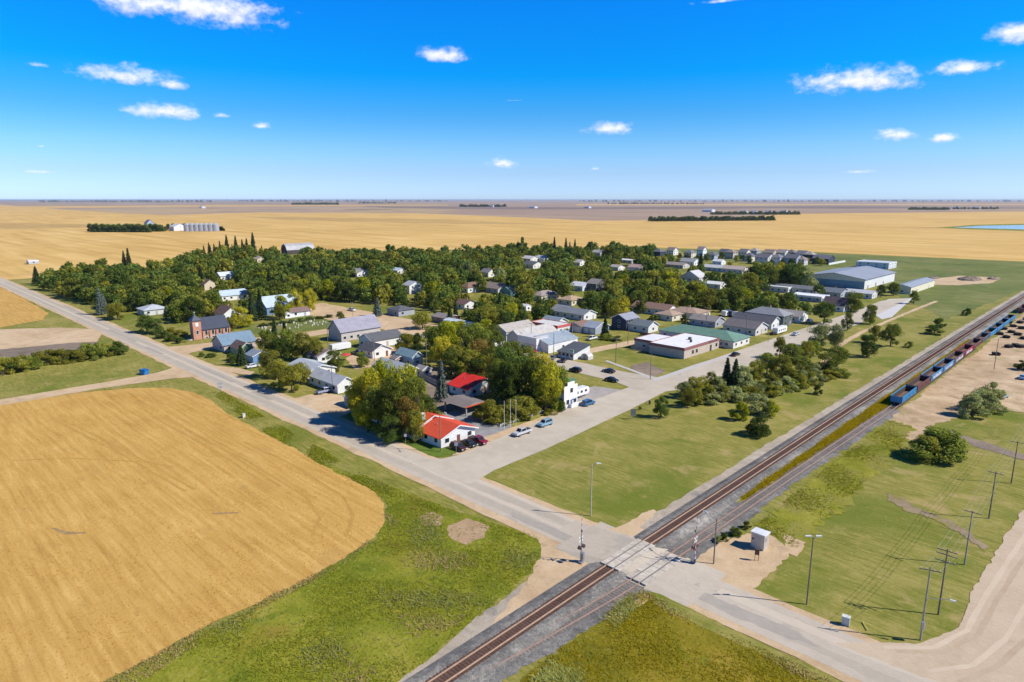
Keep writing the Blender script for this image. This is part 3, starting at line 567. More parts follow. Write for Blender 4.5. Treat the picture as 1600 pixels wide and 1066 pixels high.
# the motel at the corner
r_, la_, lb_, c_ = house('white motel office with orange-red gable roof at the street corner', (689.5,700.7), (661,687.5), (739,682), 2.6, 'u', 1.9, WHITE, RED, 'motel_office', 'motel', .7, (3, 2), ribs=4, short='the red-roofed motel office')
o2 = Vector((c_.x-la_-1.0, c_.y-1.0, 0)); p2 = proj(o2)
house('orange-red roofed motel block with white parapet just behind the office', p2[:2], 9, lb_+.5, 3.0, 'u', 2.1, WHITE, RED, 'motel_block', 'motel', .6, (1, 2), ribs=4)
o3 = Vector((o2.x-9.8, o2.y+1.2, 0)); p3 = proj(o3)
house('long low white motel wing with grey roof behind the big roadside trees', p3[:2], 19, 7.5, 2.6, 'u', 1.4, WHITE, MGREY, 'motel_wing', 'motel', .5, (1, 8), ribs=4)
MB().box(-1.2, -.2, 2.4, 3.4, 3.9, 6.2).build('chimney', TRIM, bpy.data.objects['motel_block'])
house('white house with bright red metal roof behind the motel yard', (732.6,622), (704.4,612.5), (775.7,607), 2.6, 'u', 2.2, WHITE, BRED, 'red_roofed_house', 'house', .6, (3, 2), ribs=4, short='the bright red roofed house')
# carport under the trees
cp = empty('carport', at(727, 651), 0, 'grey-brown carport with orange-red edge half hidden by trees', 'carport'); 
for x in (-9, -.2):
    for y in (.2, 7): MB().box(x, x+.35, y, y+.35, 0, 2.6).build('post', paint((.3, .3, .31), .6), cp)
m = MB(); m.hull8([(-9.6, -.5, 2.6), (.6, -.5, 2.6), (.6, 7.9, 2.6), (-9.6, 7.9, 2.6)], [(-9.2, 3.2, 3.3), (.2, 3.2, 3.3), (.2, 4.2, 3.3), (-9.2, 4.2, 3.3)]); m.build('roof', paint((.20, .17, .155), .8), cp); MB().box(.61, .68, -.5, 7.9, 2.6, 2.95).build('fascia', paint(RED, .6), cp)
# false-front shop
fs = empty('false_front_shop', at(882, 638.8), 0, 'narrow tall white false-front shop at the parking lot', 'shop')
MB().box(-12, -.3, 0, 5.5, 0, 4.6).build('wall', paint(WHITE, .7, .06), fs)
m = MB(); m.prism([(-.2, 0), (5.7, 0), (5.7, 6.3), (4.3, 6.3), (4.3, 7.3), (1.3, 7.3), (1.3, 6.3), (-.2, 6.3)], 'x', -.3, 0); m.build('front', paint((.76, .75, .73), .7, .06), fs)
m = MB(); m.hull8([(-12.3, -.3, 4.6), (-.32, -.3, 4.6), (-.32, 5.8, 4.6), (-12.3, 5.8, 4.6)], [(-12.3, 2.7, 6.0), (-.32, 2.7, 6.0), (-.32, 2.9, 6.0), (-12.3, 2.9, 6.0)]); m.build('roof', paint(MGREY, .8), fs)
for y, z in ((1.4, 1), (4.6, 1), (3.0, 4.2)): window(fs, 'u', (0, y), 1.2, 1.3, z, False)
MB().box(0, .05, 2.55, 3.45, .05, 2.1).build('door', paint((.15, .2, .3), .5), fs)
BOXES.append((at(882,638.8).x-12, at(882,638.8).x, at(882,638.8).y, at(882,638.8).y+6)); SHOWN.append((878, 900, 594, 640, 190)); MARKS.append((at(878, 632), 'the white false-front shop'))
pa = empty('patio', at(893, 638), 0, 'low white walled patio in front of the false-front shop', 'patio')
MB().box(-4, 0, 0, 5.5, 0, .18).build('deck', paint((.7, .68, .64), .8), pa)
for b in ((-4, 0, 0, .15), (-.15, 0, .15, 5.5)): MB().box(b[0], b[1], b[2], b[3], .18, 1.15).build('low_wall', TRIM, pa)
um = empty('patio_umbrella', at(893, 633), 0, 'grey-blue umbrella standing on the white patio', 'umbrella')
MB().cyl((0, 0, .18), (0, 0, 2.5), .04).build('pole', GALV, um); MB().cyl((0, 0, 2.15), (0, 0, 2.75), 1.3, .04, 8).build('canopy', paint((.25, .33, .42), .8), um)
# white commercial complex
house('grey-white gabled warehouse left of the parapet-fronted store', (813,545), (791,540.8), 22, 4.3, 'v', 2.6, (.55, .55, .54), (.50, .47, .43), 'warehouse', 'warehouse', .3, (2, 1), ribs=2, short='the white warehouse')
house('smaller grey warehouse bay with tan roof at the left end', (791,533.5), 9, 18, 4.0, 'v', 2.3, (.46, .48, .50), (.47, .43, .38), 'warehouse', 'warehouse', .3, (1, 1), ribs=2)
house('long white store hall with blue-grey roof behind the parapet front', (856.7,552.8), 13.5, (893,540), 3.6, 'v', 2.3, (.74, .74, .72), (.36, .42, .47), 'store_hall', 'store', .3, (1, 1), ribs=2, short='the white store hall')
pf = empty('parapet_front', at(838, 551.6), 0, 'boxy white parapet front of the store with plain upper wall', 'store')
MB().box(-10, 0, 0, 7, 0, 5.6).build('wall', paint((.74, .73, .71), .7, .06), pf); MB().box(-10.12, .12, -.12, 7.12, 5.6, 5.75).build('coping', paint((.6, .58, .56), .7), pf)
MB().box(-10.06, .06, -.06, 7.06, 2.75, 2.95).build('band', paint((.36, .3, .28), .7), pf)
for x in (-7.5, -4): window(pf, 'v', (x, 0), 1.1, 1.1, 1.1, False)
MB().box(0, .06, 3, 4, .05, 2.1).build('door', paint((.3, .35, .45), .5), pf)
BOXES.append((at(838,551.6).x-10, at(838,551.6).x, at(838,551.6).y, at(838,551.6).y+7))
house('low white building with red roof edge behind the store', (871,523), (842,513), 9, 3.6, 'flat', 0, (.7, .69, .66), (.60, .59, .57), 'red_edged_building', 'building', 0, (2, 2), trim=paint((.55, .10, .08), .6))
r_, la_, lb_, c_ = house('white corner office with sloping dark roof and glass front', (896,563), (872,557.7), (921,556.3), 2.3, 'shed', 2.0, (.70, .70, .68), (.085, .095, .11), 'corner_office', 'office', .4, (0, 4), None, short='the dark-roofed corner office')
sg = tag(MB().box(-.9, .9, -.08, .08, 0, 1.5).build('hanging_sign', paint((.55, .68, .58), .5), None, (c_.x-.4, c_.y-.55, 2.6)), 'small pale green sign at the eave of the dark-roofed corner office', 'sign')
MB().box(-.7, .7, -.1, -.08, .75, 1.35).build('panel', paint((.06, .42, .18), .5), sg)
sh = empty('garden_shed', at(919, 563.2), 0, 'small round-topped pale shed beside the corner office', 'shed')
prof = [(0, 0), (3.4, 0), (3.4, 1.3), (2.9, 2.0), (1.7, 2.4), (.5, 2.0), (0, 1.3)]
m = MB(); m.prism([(x-3.4, z) for x, z in prof], 'y', 0, 3); m.build('wall', paint((.55, .53, .5), .7), sh); MB().box(-2.4, -1, -.05, 0, .05, 1.8).build('door', paint((.35, .33, .31), .7), sh)
# beige community building and the green roofed hall
MAR = paint((.27, .11, .10), .7, .1)
r_, la_, lb_, c_ = house('beige flat-roofed building with maroon fascia and white roof', (1068.5,561.4), (1019.7,550), (1136,546.4), 3.9, 'flat', 0, BEIGE, (.74, .74, .74), 'community_building', 'building', 0, (0, 0), None, short='the beige flat-roofed building', trim=MAR)
for y in (6.3, 9.2, 24.5, 28, 31.5, 36): window(r_, 'u', (0, y), 1.3, 1.3, 1.1, False, paint((.35, .3, .27), .6))
MB().box(0, .06, 19.3, 20.7, .05, 2.4).build('door', DKMETAL, r_)
for x, y, s in ((-7, 16, .5), (-4.2, 12, .35)): MB().box(x-s, x+s, y-s, y+s, 4, 5).build('roof_vent', DKMETAL, r_)
for i, (y, w_) in enumerate(((18, .9), (19.3, .5), (20.2, .6), (21.2, .4), (22.1, .55), (23.4, .5), (24.1, .45))): MB().box(.16, .19, y, y+w_, 3.45, 3.45+(.62 if i in (0, 5) else .38)).build('lettering', DKMETAL, r_)
w2 = proj((c_.x-la_-.3, c_.y+3.5, 0))
house('rear wing of the beige building with maroon fascia', w2[:2], 9, 14, 3.7, 'flat', 0, BEIGE, (.70, .70, .70), 'rear_wing', 'building', 0, (0, 1), None, trim=MAR)
house('long low building with green metal hip roof and white end wall', (1145.4,545.4), 34, (1171,537.2), 3.0, 'hipu', 2.6, (.70, .69, .66), (.15, .27, .19), 'green_roofed_hall', 'hall', .6, (3, 6), None, ribs=2, short='the green-roofed hall')
# purple-grey hall and neighbours, church side of town
HALLW = (.50, .45, .42)
house('large hall with purple-grey metal gable roof facing the gravel lot', (533.8,534.4), (514,529), (611,528), 4.2, 'v', 4.4, HALLW, PURPLE, 'village_hall', 'hall', .5, (6, 0), None, ribs=2, short='the purple-grey hall')
house('white house with charcoal roof in front of the purple-grey hall', (581,545.5), 9, 15, 3.2, 'v', 2.2, WHITE, DGREY, short='the charcoal-roofed white house')
house('small white bungalow with black roof facing the gravel yard', (582.5,560.6), (562,554), (608.8,554), 2.7, 'u', 2.0, WHITE, (.08, .08, .09))
house('two-toned blue house with grey-green roof beside a power pole', (644.4,573.8), (622,566.3), (659.5,570), 3.6, 'u', 1.7, (.30, .42, .52), (.22, .33, .35), short='the blue house')
house('long white bungalow with pale grey roof behind the roadside trees', (624.8,594.4), (586,581), (655,588.5), 2.7, 'u', 1.9, (.70, .67, .61), LGREY, short='the pale-roofed bungalow')
house('white bungalow with silver-grey roof and pickup parked in front', (528,615.6), (489.5,598), (547.5,606.5), 2.8, 'u', 1.9, WHITE, (.46, .48, .50), short='the silver-roofed bungalow')
house('low white bungalow with light grey roof behind the olive shrubs', (482,594), 14, 10, 2.6, 'u', 1.6, WHITE, (.42, .46, .49))
house('small white house with mauve-brown roof near the round dark tree', (497,569), 8, 9, 2.6, 'u', 1.7, WHITE, (.22, .16, .17))
house('house with slate-blue steep roof next to the church', (350.6,551), (337,543.6), (396,541.5), 2.9, 'v', 3.3, (.50, .40, .36), SLATE, short='the slate-blue roofed house')
house('small green house with brown roof and white trim', (375,557.5), 8, (396,553.5), 2.9, 'u', 2.0, (.24, .36, .18), BRN, short='the green house')
house('bright blue garage beside the white car', (396,568.5), 6, 6.5, 2.7, 'u', 1.3, (.16, .30, .52), (.24, .28, .33), 'garage', 'garage', garage=1)
house('small plain white flat-roofed building left of the warehouse', (773,551), 6, 5, 3.8, 'flat', 0, (.74, .73, .71), (.35, .33, .32), 'white_annex', 'building', 0, (1, 1), trim=TRIM)
house('tiny white shed between crowns above the store', (822,487), 4, 4, 2.6, 'u', .9, (.76, .76, .76), (.66, .68, .70), 'garden_shed', 'shed', .2, (1, 1))
house('small white shed beside the low cemetery garage', (446,498), 3.5, 3.5, 2.2, 'u', .8, (.76, .76, .75), (.6, .6, .6), 'garden_shed', 'shed', .2, (1, 1))
house('grey garden shed behind the pale-roofed bungalow', (660,590), 4, 4, 2.4, 'u', 1.0, (.45, .42, .40), (.3, .27, .26), 'garden_shed', 'shed', .2, (1, 1))
house('little brown shed beside the two-toned blue house', (618,572), 3.5, 4, 2.3, 'u', .9, (.28, .18, .12), (.22, .2, .19), 'garden_shed', 'shed', .2, (1, 1))
house('shaded grey shed at the roadside behind the big trees', (556,640), 6, 5, 2.6, 'u', 1.0, (.40, .43, .43), (.36, .39, .40), 'roadside_shed', 'shed', .3, (1, 1))
def fence(a, b_, h, col, label):
    p, q = at(*a), at(*b_); d = q-p; n = max(2, int(d.length/2.4)); rz = math.atan2(d.y, d.x); o = empty('yard_fence', p, rz, label, 'fence'); st_ = d.length/n
    for i in range(n): MB().box(i*st_+.06, (i+1)*st_-.06, -.03, .03, .08, h).build('fence_panel', col, o)
    for i in range(n+1): MB().box(i*st_-.055, i*st_+.055, -.055, .055, 0, h+.12).build('post', col, o)
BRF = paint((.22, .13, .09), .9, .25, 1.5); GRF = paint((.30, .27, .25), .9, .25, 1.5); ORF = paint((.42, .25, .13), .9, .2, 1.5)
fence((1000,523.5), (1030,530), 1.6, BRF, 'brown board fence in front of the white-gabled bungalow'); fence((986,546), (1017,551), 1.6, GRF, 'grey board fence left of the beige building')
fence((868,515.5), (890,511), 1.7, ORF, 'orange-brown board fence by the small house behind the store'); fence((846,508), (866,514), 1.7, BRF, 'red-brown board fence left of the small house behind the store')
fence((655,588), (690,606), 1.5, GRF, 'weathered grey fence by the pale-roofed bungalow'); fence((600,566), (622,573), 1.4, BRF, 'brown fence left of the two-toned blue house')
rc = empty('garden_umbrella', at(541, 563), 0, 'red garden umbrella in the yard near the round dark tree', 'umbrella'); MB().cyl((0, 0, 0), (0, 0, 2.4), .04).build('pole', GALV, rc); MB().cyl((0, 0, 2.1), (0, 0, 2.75), 1.9, .04, 10).build('canopy', paint((.6, .05, .06), .7), rc)
# church
ch = empty('church', at(305, 532.6), 0, 'red brick church with square tower and dark metal roof', 'church')
BRICK = ground_mat('red_brick', [(0, (.36, .165, .105)), (.5, (.50, .255, .17)), (1, (.58, .33, .23))], .2, 1.2, 9, bump=.2)
nv = 12.4
MB().box(-4.6, -1.2, 0, 3.4, 0, 8.0).build('tower', BRICK, ch); tr = MB(); tr.box(-4.9, -.9, -.3, 3.7, 8.0, 8.25)
tr.face((-4.9, -.3, 8.26), (-.9, -.3, 8.26), (-2.9, 1.7, 10.6)); tr.face((-.9, -.3, 8.26), (-.9, 3.7, 8.26), (-2.9, 1.7, 10.6)); tr.face((-.9, 3.7, 8.26), (-4.9, 3.7, 8.26), (-2.9, 1.7, 10.6)); tr.face((-4.9, 3.7, 8.26), (-4.9, -.3, 8.26), (-2.9, 1.7, 10.6))
ROOFD = paint((.045, .055, .085), .5, .12, .5); to = tr.build('tower_roof', ROOFD, ch); m = MB(); m.box(-2.94, -2.86, 1.66, 1.74, 10.5, 12.0); m.box(-2.93, -2.87, 1.35, 2.05, 11.35, 11.45); m.build('cross', TRIM, to)
m = MB(); prof = [(-11.4, 0), (-1.8, 0), (-1.8, 4.0), (-6.6, 8.2), (-11.4, 4.0)]; m.prism(prof, 'y', 3.41, 3.41+nv); m.build('nave', BRICK, ch)
m = MB()
for b0, b1 in ((-1.4, -6.6), (-11.8, -6.6)):
    for i in range(0, 17):
        y = 3.2+i*.73; m.hull8([(b0, y, 3.72), (b0, y+.7, 3.72), (b1, y+.7, 8.27), (b1, y, 8.27)], [(b0, y, 3.9), (b0, y+.7, 3.9), (b1, y+.7, 8.45), (b1, y, 8.45)])
    m.hull8([(b0, 3.2, 3.66), (b0, 3.2+12.6, 3.66), (b1, 3.2+12.6, 8.2), (b1, 3.2, 8.2)], [(b0, 3.2, 3.8), (b0, 3.2+12.6, 3.8), (b1, 3.2+12.6, 8.36), (b1, 3.2, 8.36)])
m.build('roof', ROOFD, ch); MB().box(-1.85, -1.68, 3.5, 15.7, 0, .9).build('plinth', paint((.5, .46, .42), .9), ch)
for i in range(5): MB().box(-1.8, -1.25, 3.9+i*2.8, 4.4+i*2.8, 0, 3.2).build('buttress', BRICK, ch)
for i in range(4):
    window(ch, 'u', (-1.78, 5.55+i*2.8), 1.0, 1.9, 1.5, False); window(ch, 'u', (-1.66, 5.55+i*2.8), .9, .45, .2, True)
window(ch, 'u', (-1.2, 1.7), .9, 1.5, 2.4, False); MB().box(-1.2, -1.1, 1.1, 2.3, 5.7, 7.3).build('louvre', TRIM, ch); window(ch, 'v', (-2.9, 0), .9, 1.5, 2.6, False)
MB().box(-3.4, -2.4, -.08, 0, .3, 2.4).build('door', paint((.3, .08, .06), .5), ch); m = MB()
for i in range(4): m.box(-4.0, -1.8, -.6-.4*i, -.2-.4*i, 0, .6-.15*i)
m.build('steps', CONC, ch)
k = at(305, 532.6); BOXES.append((k.x-12, k.x, k.y-2, k.y+16.5)); SHOWN.append((290, 354, 498, 534, 300)); MARKS.append((k+Vector((-5, 10, 0)), 'the brick church'))
# rest of the town: (label, corner, la, lb, h, ridge, rh, wall, roof, short)
T = [
 ('white gabled house with brown roof right behind the church', (350,502.6), 11, (359,494.5), 3.6, 'u', 3.0, WHITE, BRN, None),
 ('pale blue-roofed house among trees left of the blue hall', (346,471), 9, 20, 3.0, 'v', 2.6, WHITE, PBLUE, None),
 ('tall blue house with broad pale blue metal roof', (417.5,493), 13, 20, 4.2, 'v', 4.6, (.14, .24, .38), PBLUE, 'the tall blue house'),
 ('tiny white gabled house with tan wall among the western trees', (320,454), 6, 8, 4, 'u', 2.8, (.6, .52, .38), BRN, None),
 ('white house with icy blue roof among the western trees', (345,438.5), 9, 12, 3.2, 'v', 2.4, WHITE, (.55, .62, .68), None),
 ('low white garage with brown roof beside the cemetery hedge', (455,496.6), 7, (479,491.5), 2.6, 'v', 1.6, WHITE, (.20, .13, .115), 'the cemetery garage'),
 ('house with pale grey hip roof close to the highway', (226,494), 11, (256,487), 2.7, 'hipu', 2.2, (.6, .6, .58), (.44, .48, .52), 'the pale hip-roofed house'),
 ('beige house peeking out below the tall spruces', (402,411), 9, 9, 3.4, 'u', 2.2, (.58, .5, .38), (.4, .36, .3), None),
 ('wide white house with grey-green roof in the middle of the wood', (558,434), 16, 14, 3.4, 'u', 2.4, WHITE, (.30, .33, .32), 'the wide grey-green roofed house'),
 ('little house with sky-blue roof deep among trees', (621,428.5), 9, 9, 2.8, 'u', 1.6, WHITE, (.45, .58, .64), None),
 ('tall narrow white house glimpsed between dense trees', (640,460), 7, 10, 5.4, 'u', 2.2, (.76, .76, .75), LGREY, 'the tall narrow white house'),
 ('white house with brown hip roof and two gables', (731,458), 9, 15, 3.2, 'hipv', 2.8, WHITE, (.20, .12, .085), 'the brown hip-roofed house'),
 ('white garage with dark brown roof below the brown hip-roofed house', (726,484), 8, 9, 2.8, 'u', 1.8, WHITE, (.16, .09, .08), None),
 ('white mobile home with pale blue roof beside dark spruces', (734.4,518), (711,507), 5.5, 2.9, 'u', .8, (.68, .70, .70), (.55, .63, .70), 'the mobile home'),
 ('low brown flat-looking house by the grass island', (697,506.5), 11, 9, 2.6, 'u', 1.2, (.24, .15, .12), (.24, .21, .19), None),
 ('dark-roofed cottage in the shade at the back of the gravel lot', (623,495), 10, 10, 2.9, 'hipu', 2.0, (.34, .36, .38), DGREY, None),
 ('white gable end of a small house above the brown hip roof', (763,433.5), 9, 8, 3.6, 'u', 2.4, WHITE, MGREY, None),
 ('grey bungalow with brown-grey roof right of the brown hip-roofed house', (778,459), 15, 13, 3.0, 'u', 2.6, (.50, .50, .48), (.24, .19, .165), None),
 ('small teal house with dark teal roof', (798,463), 9, 10, 3.0, 'v', 2.2, (.12, .25, .25), (.07, .13, .14), None),
 ('cream bungalow with tan-grey roof on a small lawn', (846,471), 11, 17, 3.0, 'hipv', 2.2, CREAM, (.31, .26, .23), 'the cream bungalow'),
 ('house with orange-tan roof half buried in bushes', (893,478), 11, 12, 2.8, 'hipv', 2.0, CREAM, (.42, .30, .19), None),
 ('white cottage with bluish roof and bright eaves', (910,455.5), 11, 11, 3.2, 'u', 2.0, (.66, .68, .72), (.60, .62, .66), None),
 ('tall dark grey house with brown-grey roof', (931,456), 8, 12, 5.0, 'u', 2.4, (.10, .105, .11), (.25, .22, .20), None),
 ('white house with charcoal roof near the far wheat', (833,420), 13, 13, 3.2, 'u', 2.4, WHITE, DGREY, None),
 ('far white house with pale grey roof, left of a pair', (829,409.5), 14, 12, 3.0, 'u', 2.0, WHITE, (.5, .5, .5), None),
 ('far white house with blue-grey roof, right of a pair', (850,409), 14, 13, 3.0, 'u', 2.0, WHITE, (.42, .47, .52), None),
 ('small white gable showing between crowns near the yellow tree', (906,416), 9, 9, 3.2, 'u', 2.2, (.76, .75, .73), (.45, .44, .42), None),
 ('pale grey house just below the wheat horizon', (938,400), 12, 12, 3.4, 'u', 2.2, (.6, .58, .56), (.36, .35, .36), None),
 ('low white-roofed trailer among eastern trees', (987,412), 16, 7, 2.8, 'u', .8, (.65, .65, .64), (.66, .67, .68), None),
 ('pinkish-roofed white cottage among eastern trees', (998,424), 11, 10, 3.0, 'u', 2.0, WHITE, (.42, .30, .27), None),
 ('white shed showing a bright wall among eastern trees', (966,423.5), 9, 9, 3.0, 'u', 1.6, (.76, .75, .72), (.4, .37, .34), None),
 ('small white house with blue-grey roof behind the store', (870,513.8), (851,508.5), (885,510), 2.7, 'u', 1.9, WHITE, (.26, .31, .36), 'the small house behind the store'),
 ('grey garage with brown roof and one door', (908.5,520.5), (888,516), 8, 2.9, 'v', 1.5, (.40, .38, .38), (.22, .135, .10), None),
 ('double garage with blue-grey roof and two white doors', (930,523.2), (910,520), 10, 2.9, 'u', 1.9, (.33, .37, .42), (.30, .34, .40), 'the double garage'),
 ('long grey-roofed house with white gable behind the garages', (912,501.5), 19, 10, 2.8, 'u', 1.9, WHITE, (.20, .22, .235), None),
 ('small grey-roofed house beside the long grey roof', (882,494.5), 9, 9, 2.8, 'u', 1.9, (.62, .6, .57), (.25, .265, .28), None),
 ('two-storey navy house with grey roof', (978,517), (957,513), 10, 5.0, 'v', 2.0, NAVY, (.27, .28, .33), 'the navy house'),
 ('bungalow with grey-green roof and bright white gable end', (1012.6,521), (981,512.6), (1030,517.5), 2.9, 'u', 2.0, (.70, .70, .68), (.17, .20, .21), 'the white-gabled bungalow'),
 ('long white house with brown shingle roof', (1043,494.5), 22, (1057,490.5), 3.0, 'u', 2.2, WHITE, (.25, .155, .115), 'the long brown-roofed house'),
 ('cream cottage with tan hip roof by the lane', (1050,502.5), 10, (1064,498), 2.7, 'hipu', 1.9, CREAM, (.37, .265, .19), None),
 ('cream house with long tan hip roof, second along the lane', (1089,500), 17, (1102,494), 2.8, 'hipu', 2.0, CREAM, (.36, .25, .18), None),
 ('blue-grey bungalow with grey-brown roof behind the green-roofed hall', (1117,512.5), (1086,504.5), 9, 2.8, 'u', 1.8, (.34, .37, .42), (.25, .225, .205), None),
 ('house with dark grey-brown roof and twin white gables', (1180,525.3), (1136,516), (1200,519.5), 3.0, 'u', 2.3, (.60, .57, .53), (.15, .135, .135), 'the twin-gabled house'),
 ('charcoal-roofed house behind the twin white gables', (1205,515), 19, (1216,510.5), 3.0, 'u', 2.3, WHITE, (.10, .10, .115), None),
 ('tall dark green-grey garage with grey hip roof', (1223,511.6), (1178,500), (1237,507), 5.0, 'hipu', 2.8, (.10, .12, .115), (.24, .25, .265), 'the tall dark garage'),
 ('white cottage with grey-tan roof right of the tall dark garage', (1248,505), 12, 11, 3.0, 'u', 2.0, WHITE, (.29, .26, .245), None),
 ('white steep-gabled house with red-brown roof', (1318,488), 11, 9, 3.4, 'u', 3.6, (.76, .75, .74), (.13, .085, .09), 'the steep white-gabled house'),
 ('blue-grey shed with flat white roof', (1283,473), 18, 12, 3.0, 'flat', 0, (.33, .38, .44), (.70, .71, .72), None),
 ('dark slate roof building by the arena yard', (1313,466), 12, 14, 3.0, 'u', 2.0, (.36, .38, .4), (.13, .15, .175), None),
 ('long low building with dark grey roof facing the arena', (1273,460.5), 26, 8, 2.9, 'u', 1.6, (.55, .56, .56), (.17, .18, .195), None),
 ('white flat-roofed building left of the arena', (1231,458), 24, 14, 3.2, 'flat', 0, (.62, .62, .6), (.72, .72, .72), None),
 ('pale grey-roofed shed in front of the arena wall', (1362,467.5), 16, 10, 3.0, 'u', 1.4, (.6, .58, .55), (.50, .51, .53), None),
 ('steep white-grey roofed house among dark trees', (1092,441.5), 15, 12, 3.4, 'v', 4.2, (.66, .66, .66), (.52, .52, .53), 'the steep white roof'),
 ('small white-roofed house below the steep white roof', (1125,451.5), 12, 10, 2.8, 'u', 1.2, WHITE, (.66, .68, .66), None),
 ('grey-white bungalow on the edge of the vacant lots', (1128,425), 18, 12, 3.0, 'u', 1.8, (.62, .62, .6), (.48, .49, .48), None),
 ('white and brown house beside the vacant lots', (1160,428), 18, 12, 3.2, 'u', 2.0, (.66, .6, .54), (.44, .36, .32), None),
 ('tiny white shed on the vacant lots', (1127,414), 9, 8, 3.0, 'u', 1.6, (.76, .76, .76), (.62, .63, .65), None),
 ('white gabled house with grey roof beside the far spruce', (1084,415.5), 14, 11, 3.4, 'u', 2.6, WHITE, (.32, .33, .35), None),
 ('long grey-brown roofed house among far trees', (1067,420), 24, 11, 2.8, 'u', 1.8, (.55, .5, .47), (.29, .25, .235), None),
]
for i, (lb_l, C, la, lb, h, rg, rh, wl, rf, sh_) in enumerate(T):
    g = 2 if 'double garage' in lb_l else (1 if 'one door' in lb_l else 0)
    house(lb_l, C, la, lb, h, rg, rh, wl, rf, 'garage' if 'garage' in lb_l and 'below' not in lb_l else 'house', 'garage' if 'garage' in lb_l else 'house', short=sh_, wins=(1, 0) if g else None, garage=g, ribs=2 if rf == PBLUE else 0, chim=(i % 4 == 0), trim=TRIM if rg == 'flat' else None)
# far suburb by the wheat
S = [(1031,404,NAVY,14,'tall navy-walled'),(1052,399,WHITE,12,'white front-gabled'),(1080,403,CREAM,12,'cream'),(1098,400,(.76,.76,.76),10,'tall stark white'),(1116,407,(.45,.47,.50),16,'long slate'),(1135,402,CREAM,12,'pale cream'),(1145,405,BEIGE,12,'beige'),
     (1166,402,CREAM,12,'butter-cream gabled'),(1182,400,(.4,.42,.45),13,'mid grey'),(1199,414,(.58,.56,.53),17,'greige'),(1174,409,CREAM,13,'cream two-garage'),(1207,403,(.50,.42,.38),14,'taupe'),(1218,414,(.62,.63,.66),14,'big pale grey'),(1226,403,(.70,.70,.68),13,'clean white'),
     (1240,403,NAVY,13,'navy two-storey'),(1244,415,(.34,.39,.46),16,'blue-grey'),(1256,415,(.55,.56,.58),11,'light grey gabled'),(1257,405,(.6,.6,.62),12,'white-grey'),(1269,409,NAVY,13,'deep navy'),(1294,413.5,NAVY,20,'wide navy')]
for i, (x, y, wl, s, word) in enumerate(S):
    house('%s house in the new row by the far wheat' % word, (x, y), s*.72, s*.8, 6.4 if i % 3 == 0 or 'tall' in word or 'big' in word else 5.0, 'u' if i % 2 else 'hipu', 3.0, wl, ((.12, .125, .145), (.26, .21, .185), (.18, .185, .20), (.33, .29, .26), (.13, .13, .15))[i % 5], 'suburban_house', 'house', wins=(2, 3))
fe = empty('yard_fence', at(1294, 414.5), 0, 'long white board fence right of the wide navy house', 'fence')
for i in range(14): MB().box(0, .1, 1.4+i*3.0, 4.3+i*3.0, 0, 1.8).build('fence_panel', TRIM, fe)
# arena and quonset
ar = empty('arena', at(1350, 452.5), 0, 'large arena with grey-blue roof, teal end wall and white side', 'arena'); c_ = at(1350, 452.5)
la_ = c_.x-at(1260, 443.7).x; lb_ = at(1404.5, 440).y-c_.y; h = 6.4; rh = 3.0
m = MB(); m.prism([(-la_, 0), (0, 0), (0, h), (-la_/2, h+rh), (-la_, h)], 'y', .05, lb_); m.build('wall', paint((.70, .70, .68), .6, .06, .2, 1.5, rib_axis='Y'), ar)
m = MB(); m.box(-la_+.2, -.2, -.12, .04, 0, 5.0); m.build('lower_cladding', paint((.20, .34, .44), .6, .15, .2), ar); m = MB(); m.prism([(-la_, 5.0), (0, 5.0), (0, h), (-la_/2, h+rh), (-la_, h)], 'y', -.05, .04); m.build('gable_cladding', paint((.80, .74, .60), .6), ar)
m = MB()
for b0, b1 in ((.8, -la_/2), (-la_-.8, -la_/2)): m.hull8([(b0, -.8, h-.05), (b0, lb_+.8, h-.05), (b1, lb_+.8, h+rh+.1), (b1, -.8, h+rh+.1)], [(b0, -.8, h+.2), (b0, lb_+.8, h+.2), (b1, lb_+.8, h+rh+.35), (b1, -.8, h+rh+.35)])
m.build('roof', paint((.31, .33, .36), .5, .1, .1, 1, rib_axis='Y'), ar)
for i in range(3): MB().box(0, .08, 6+i*lb_/4, 8.5+i*lb_/4, .05, 2.6 if i == 1 else 2.2).build('door', paint((.3, .33, .36), .6), ar)
BOXES.append((c_.x-la_, c_.x, c_.y, c_.y+lb_)); SHOWN.append((1258, 1406, 415, 453, 460)); MARKS.append((c_+Vector((-la_/2, lb_/2, 0)), 'the arena'))
house('flat pale rink annex behind the arena roof', (1388,421), 26, 22, 5, 'flat', 0, (.62, .64, .66), (.52, .54, .57), 'rink_annex', 'building', 0, (3, 4), trim=TRIM)
house('long low cream shed with grey roof at the street end', (1422.5,460), (1414,451.5), (1481,449), 4.2, 'v', 1.4, (.72, .66, .48), (.30, .33, .37), 'storage_shed', 'shed', .3, (2, 1), ribs=1, short='the long cream shed')
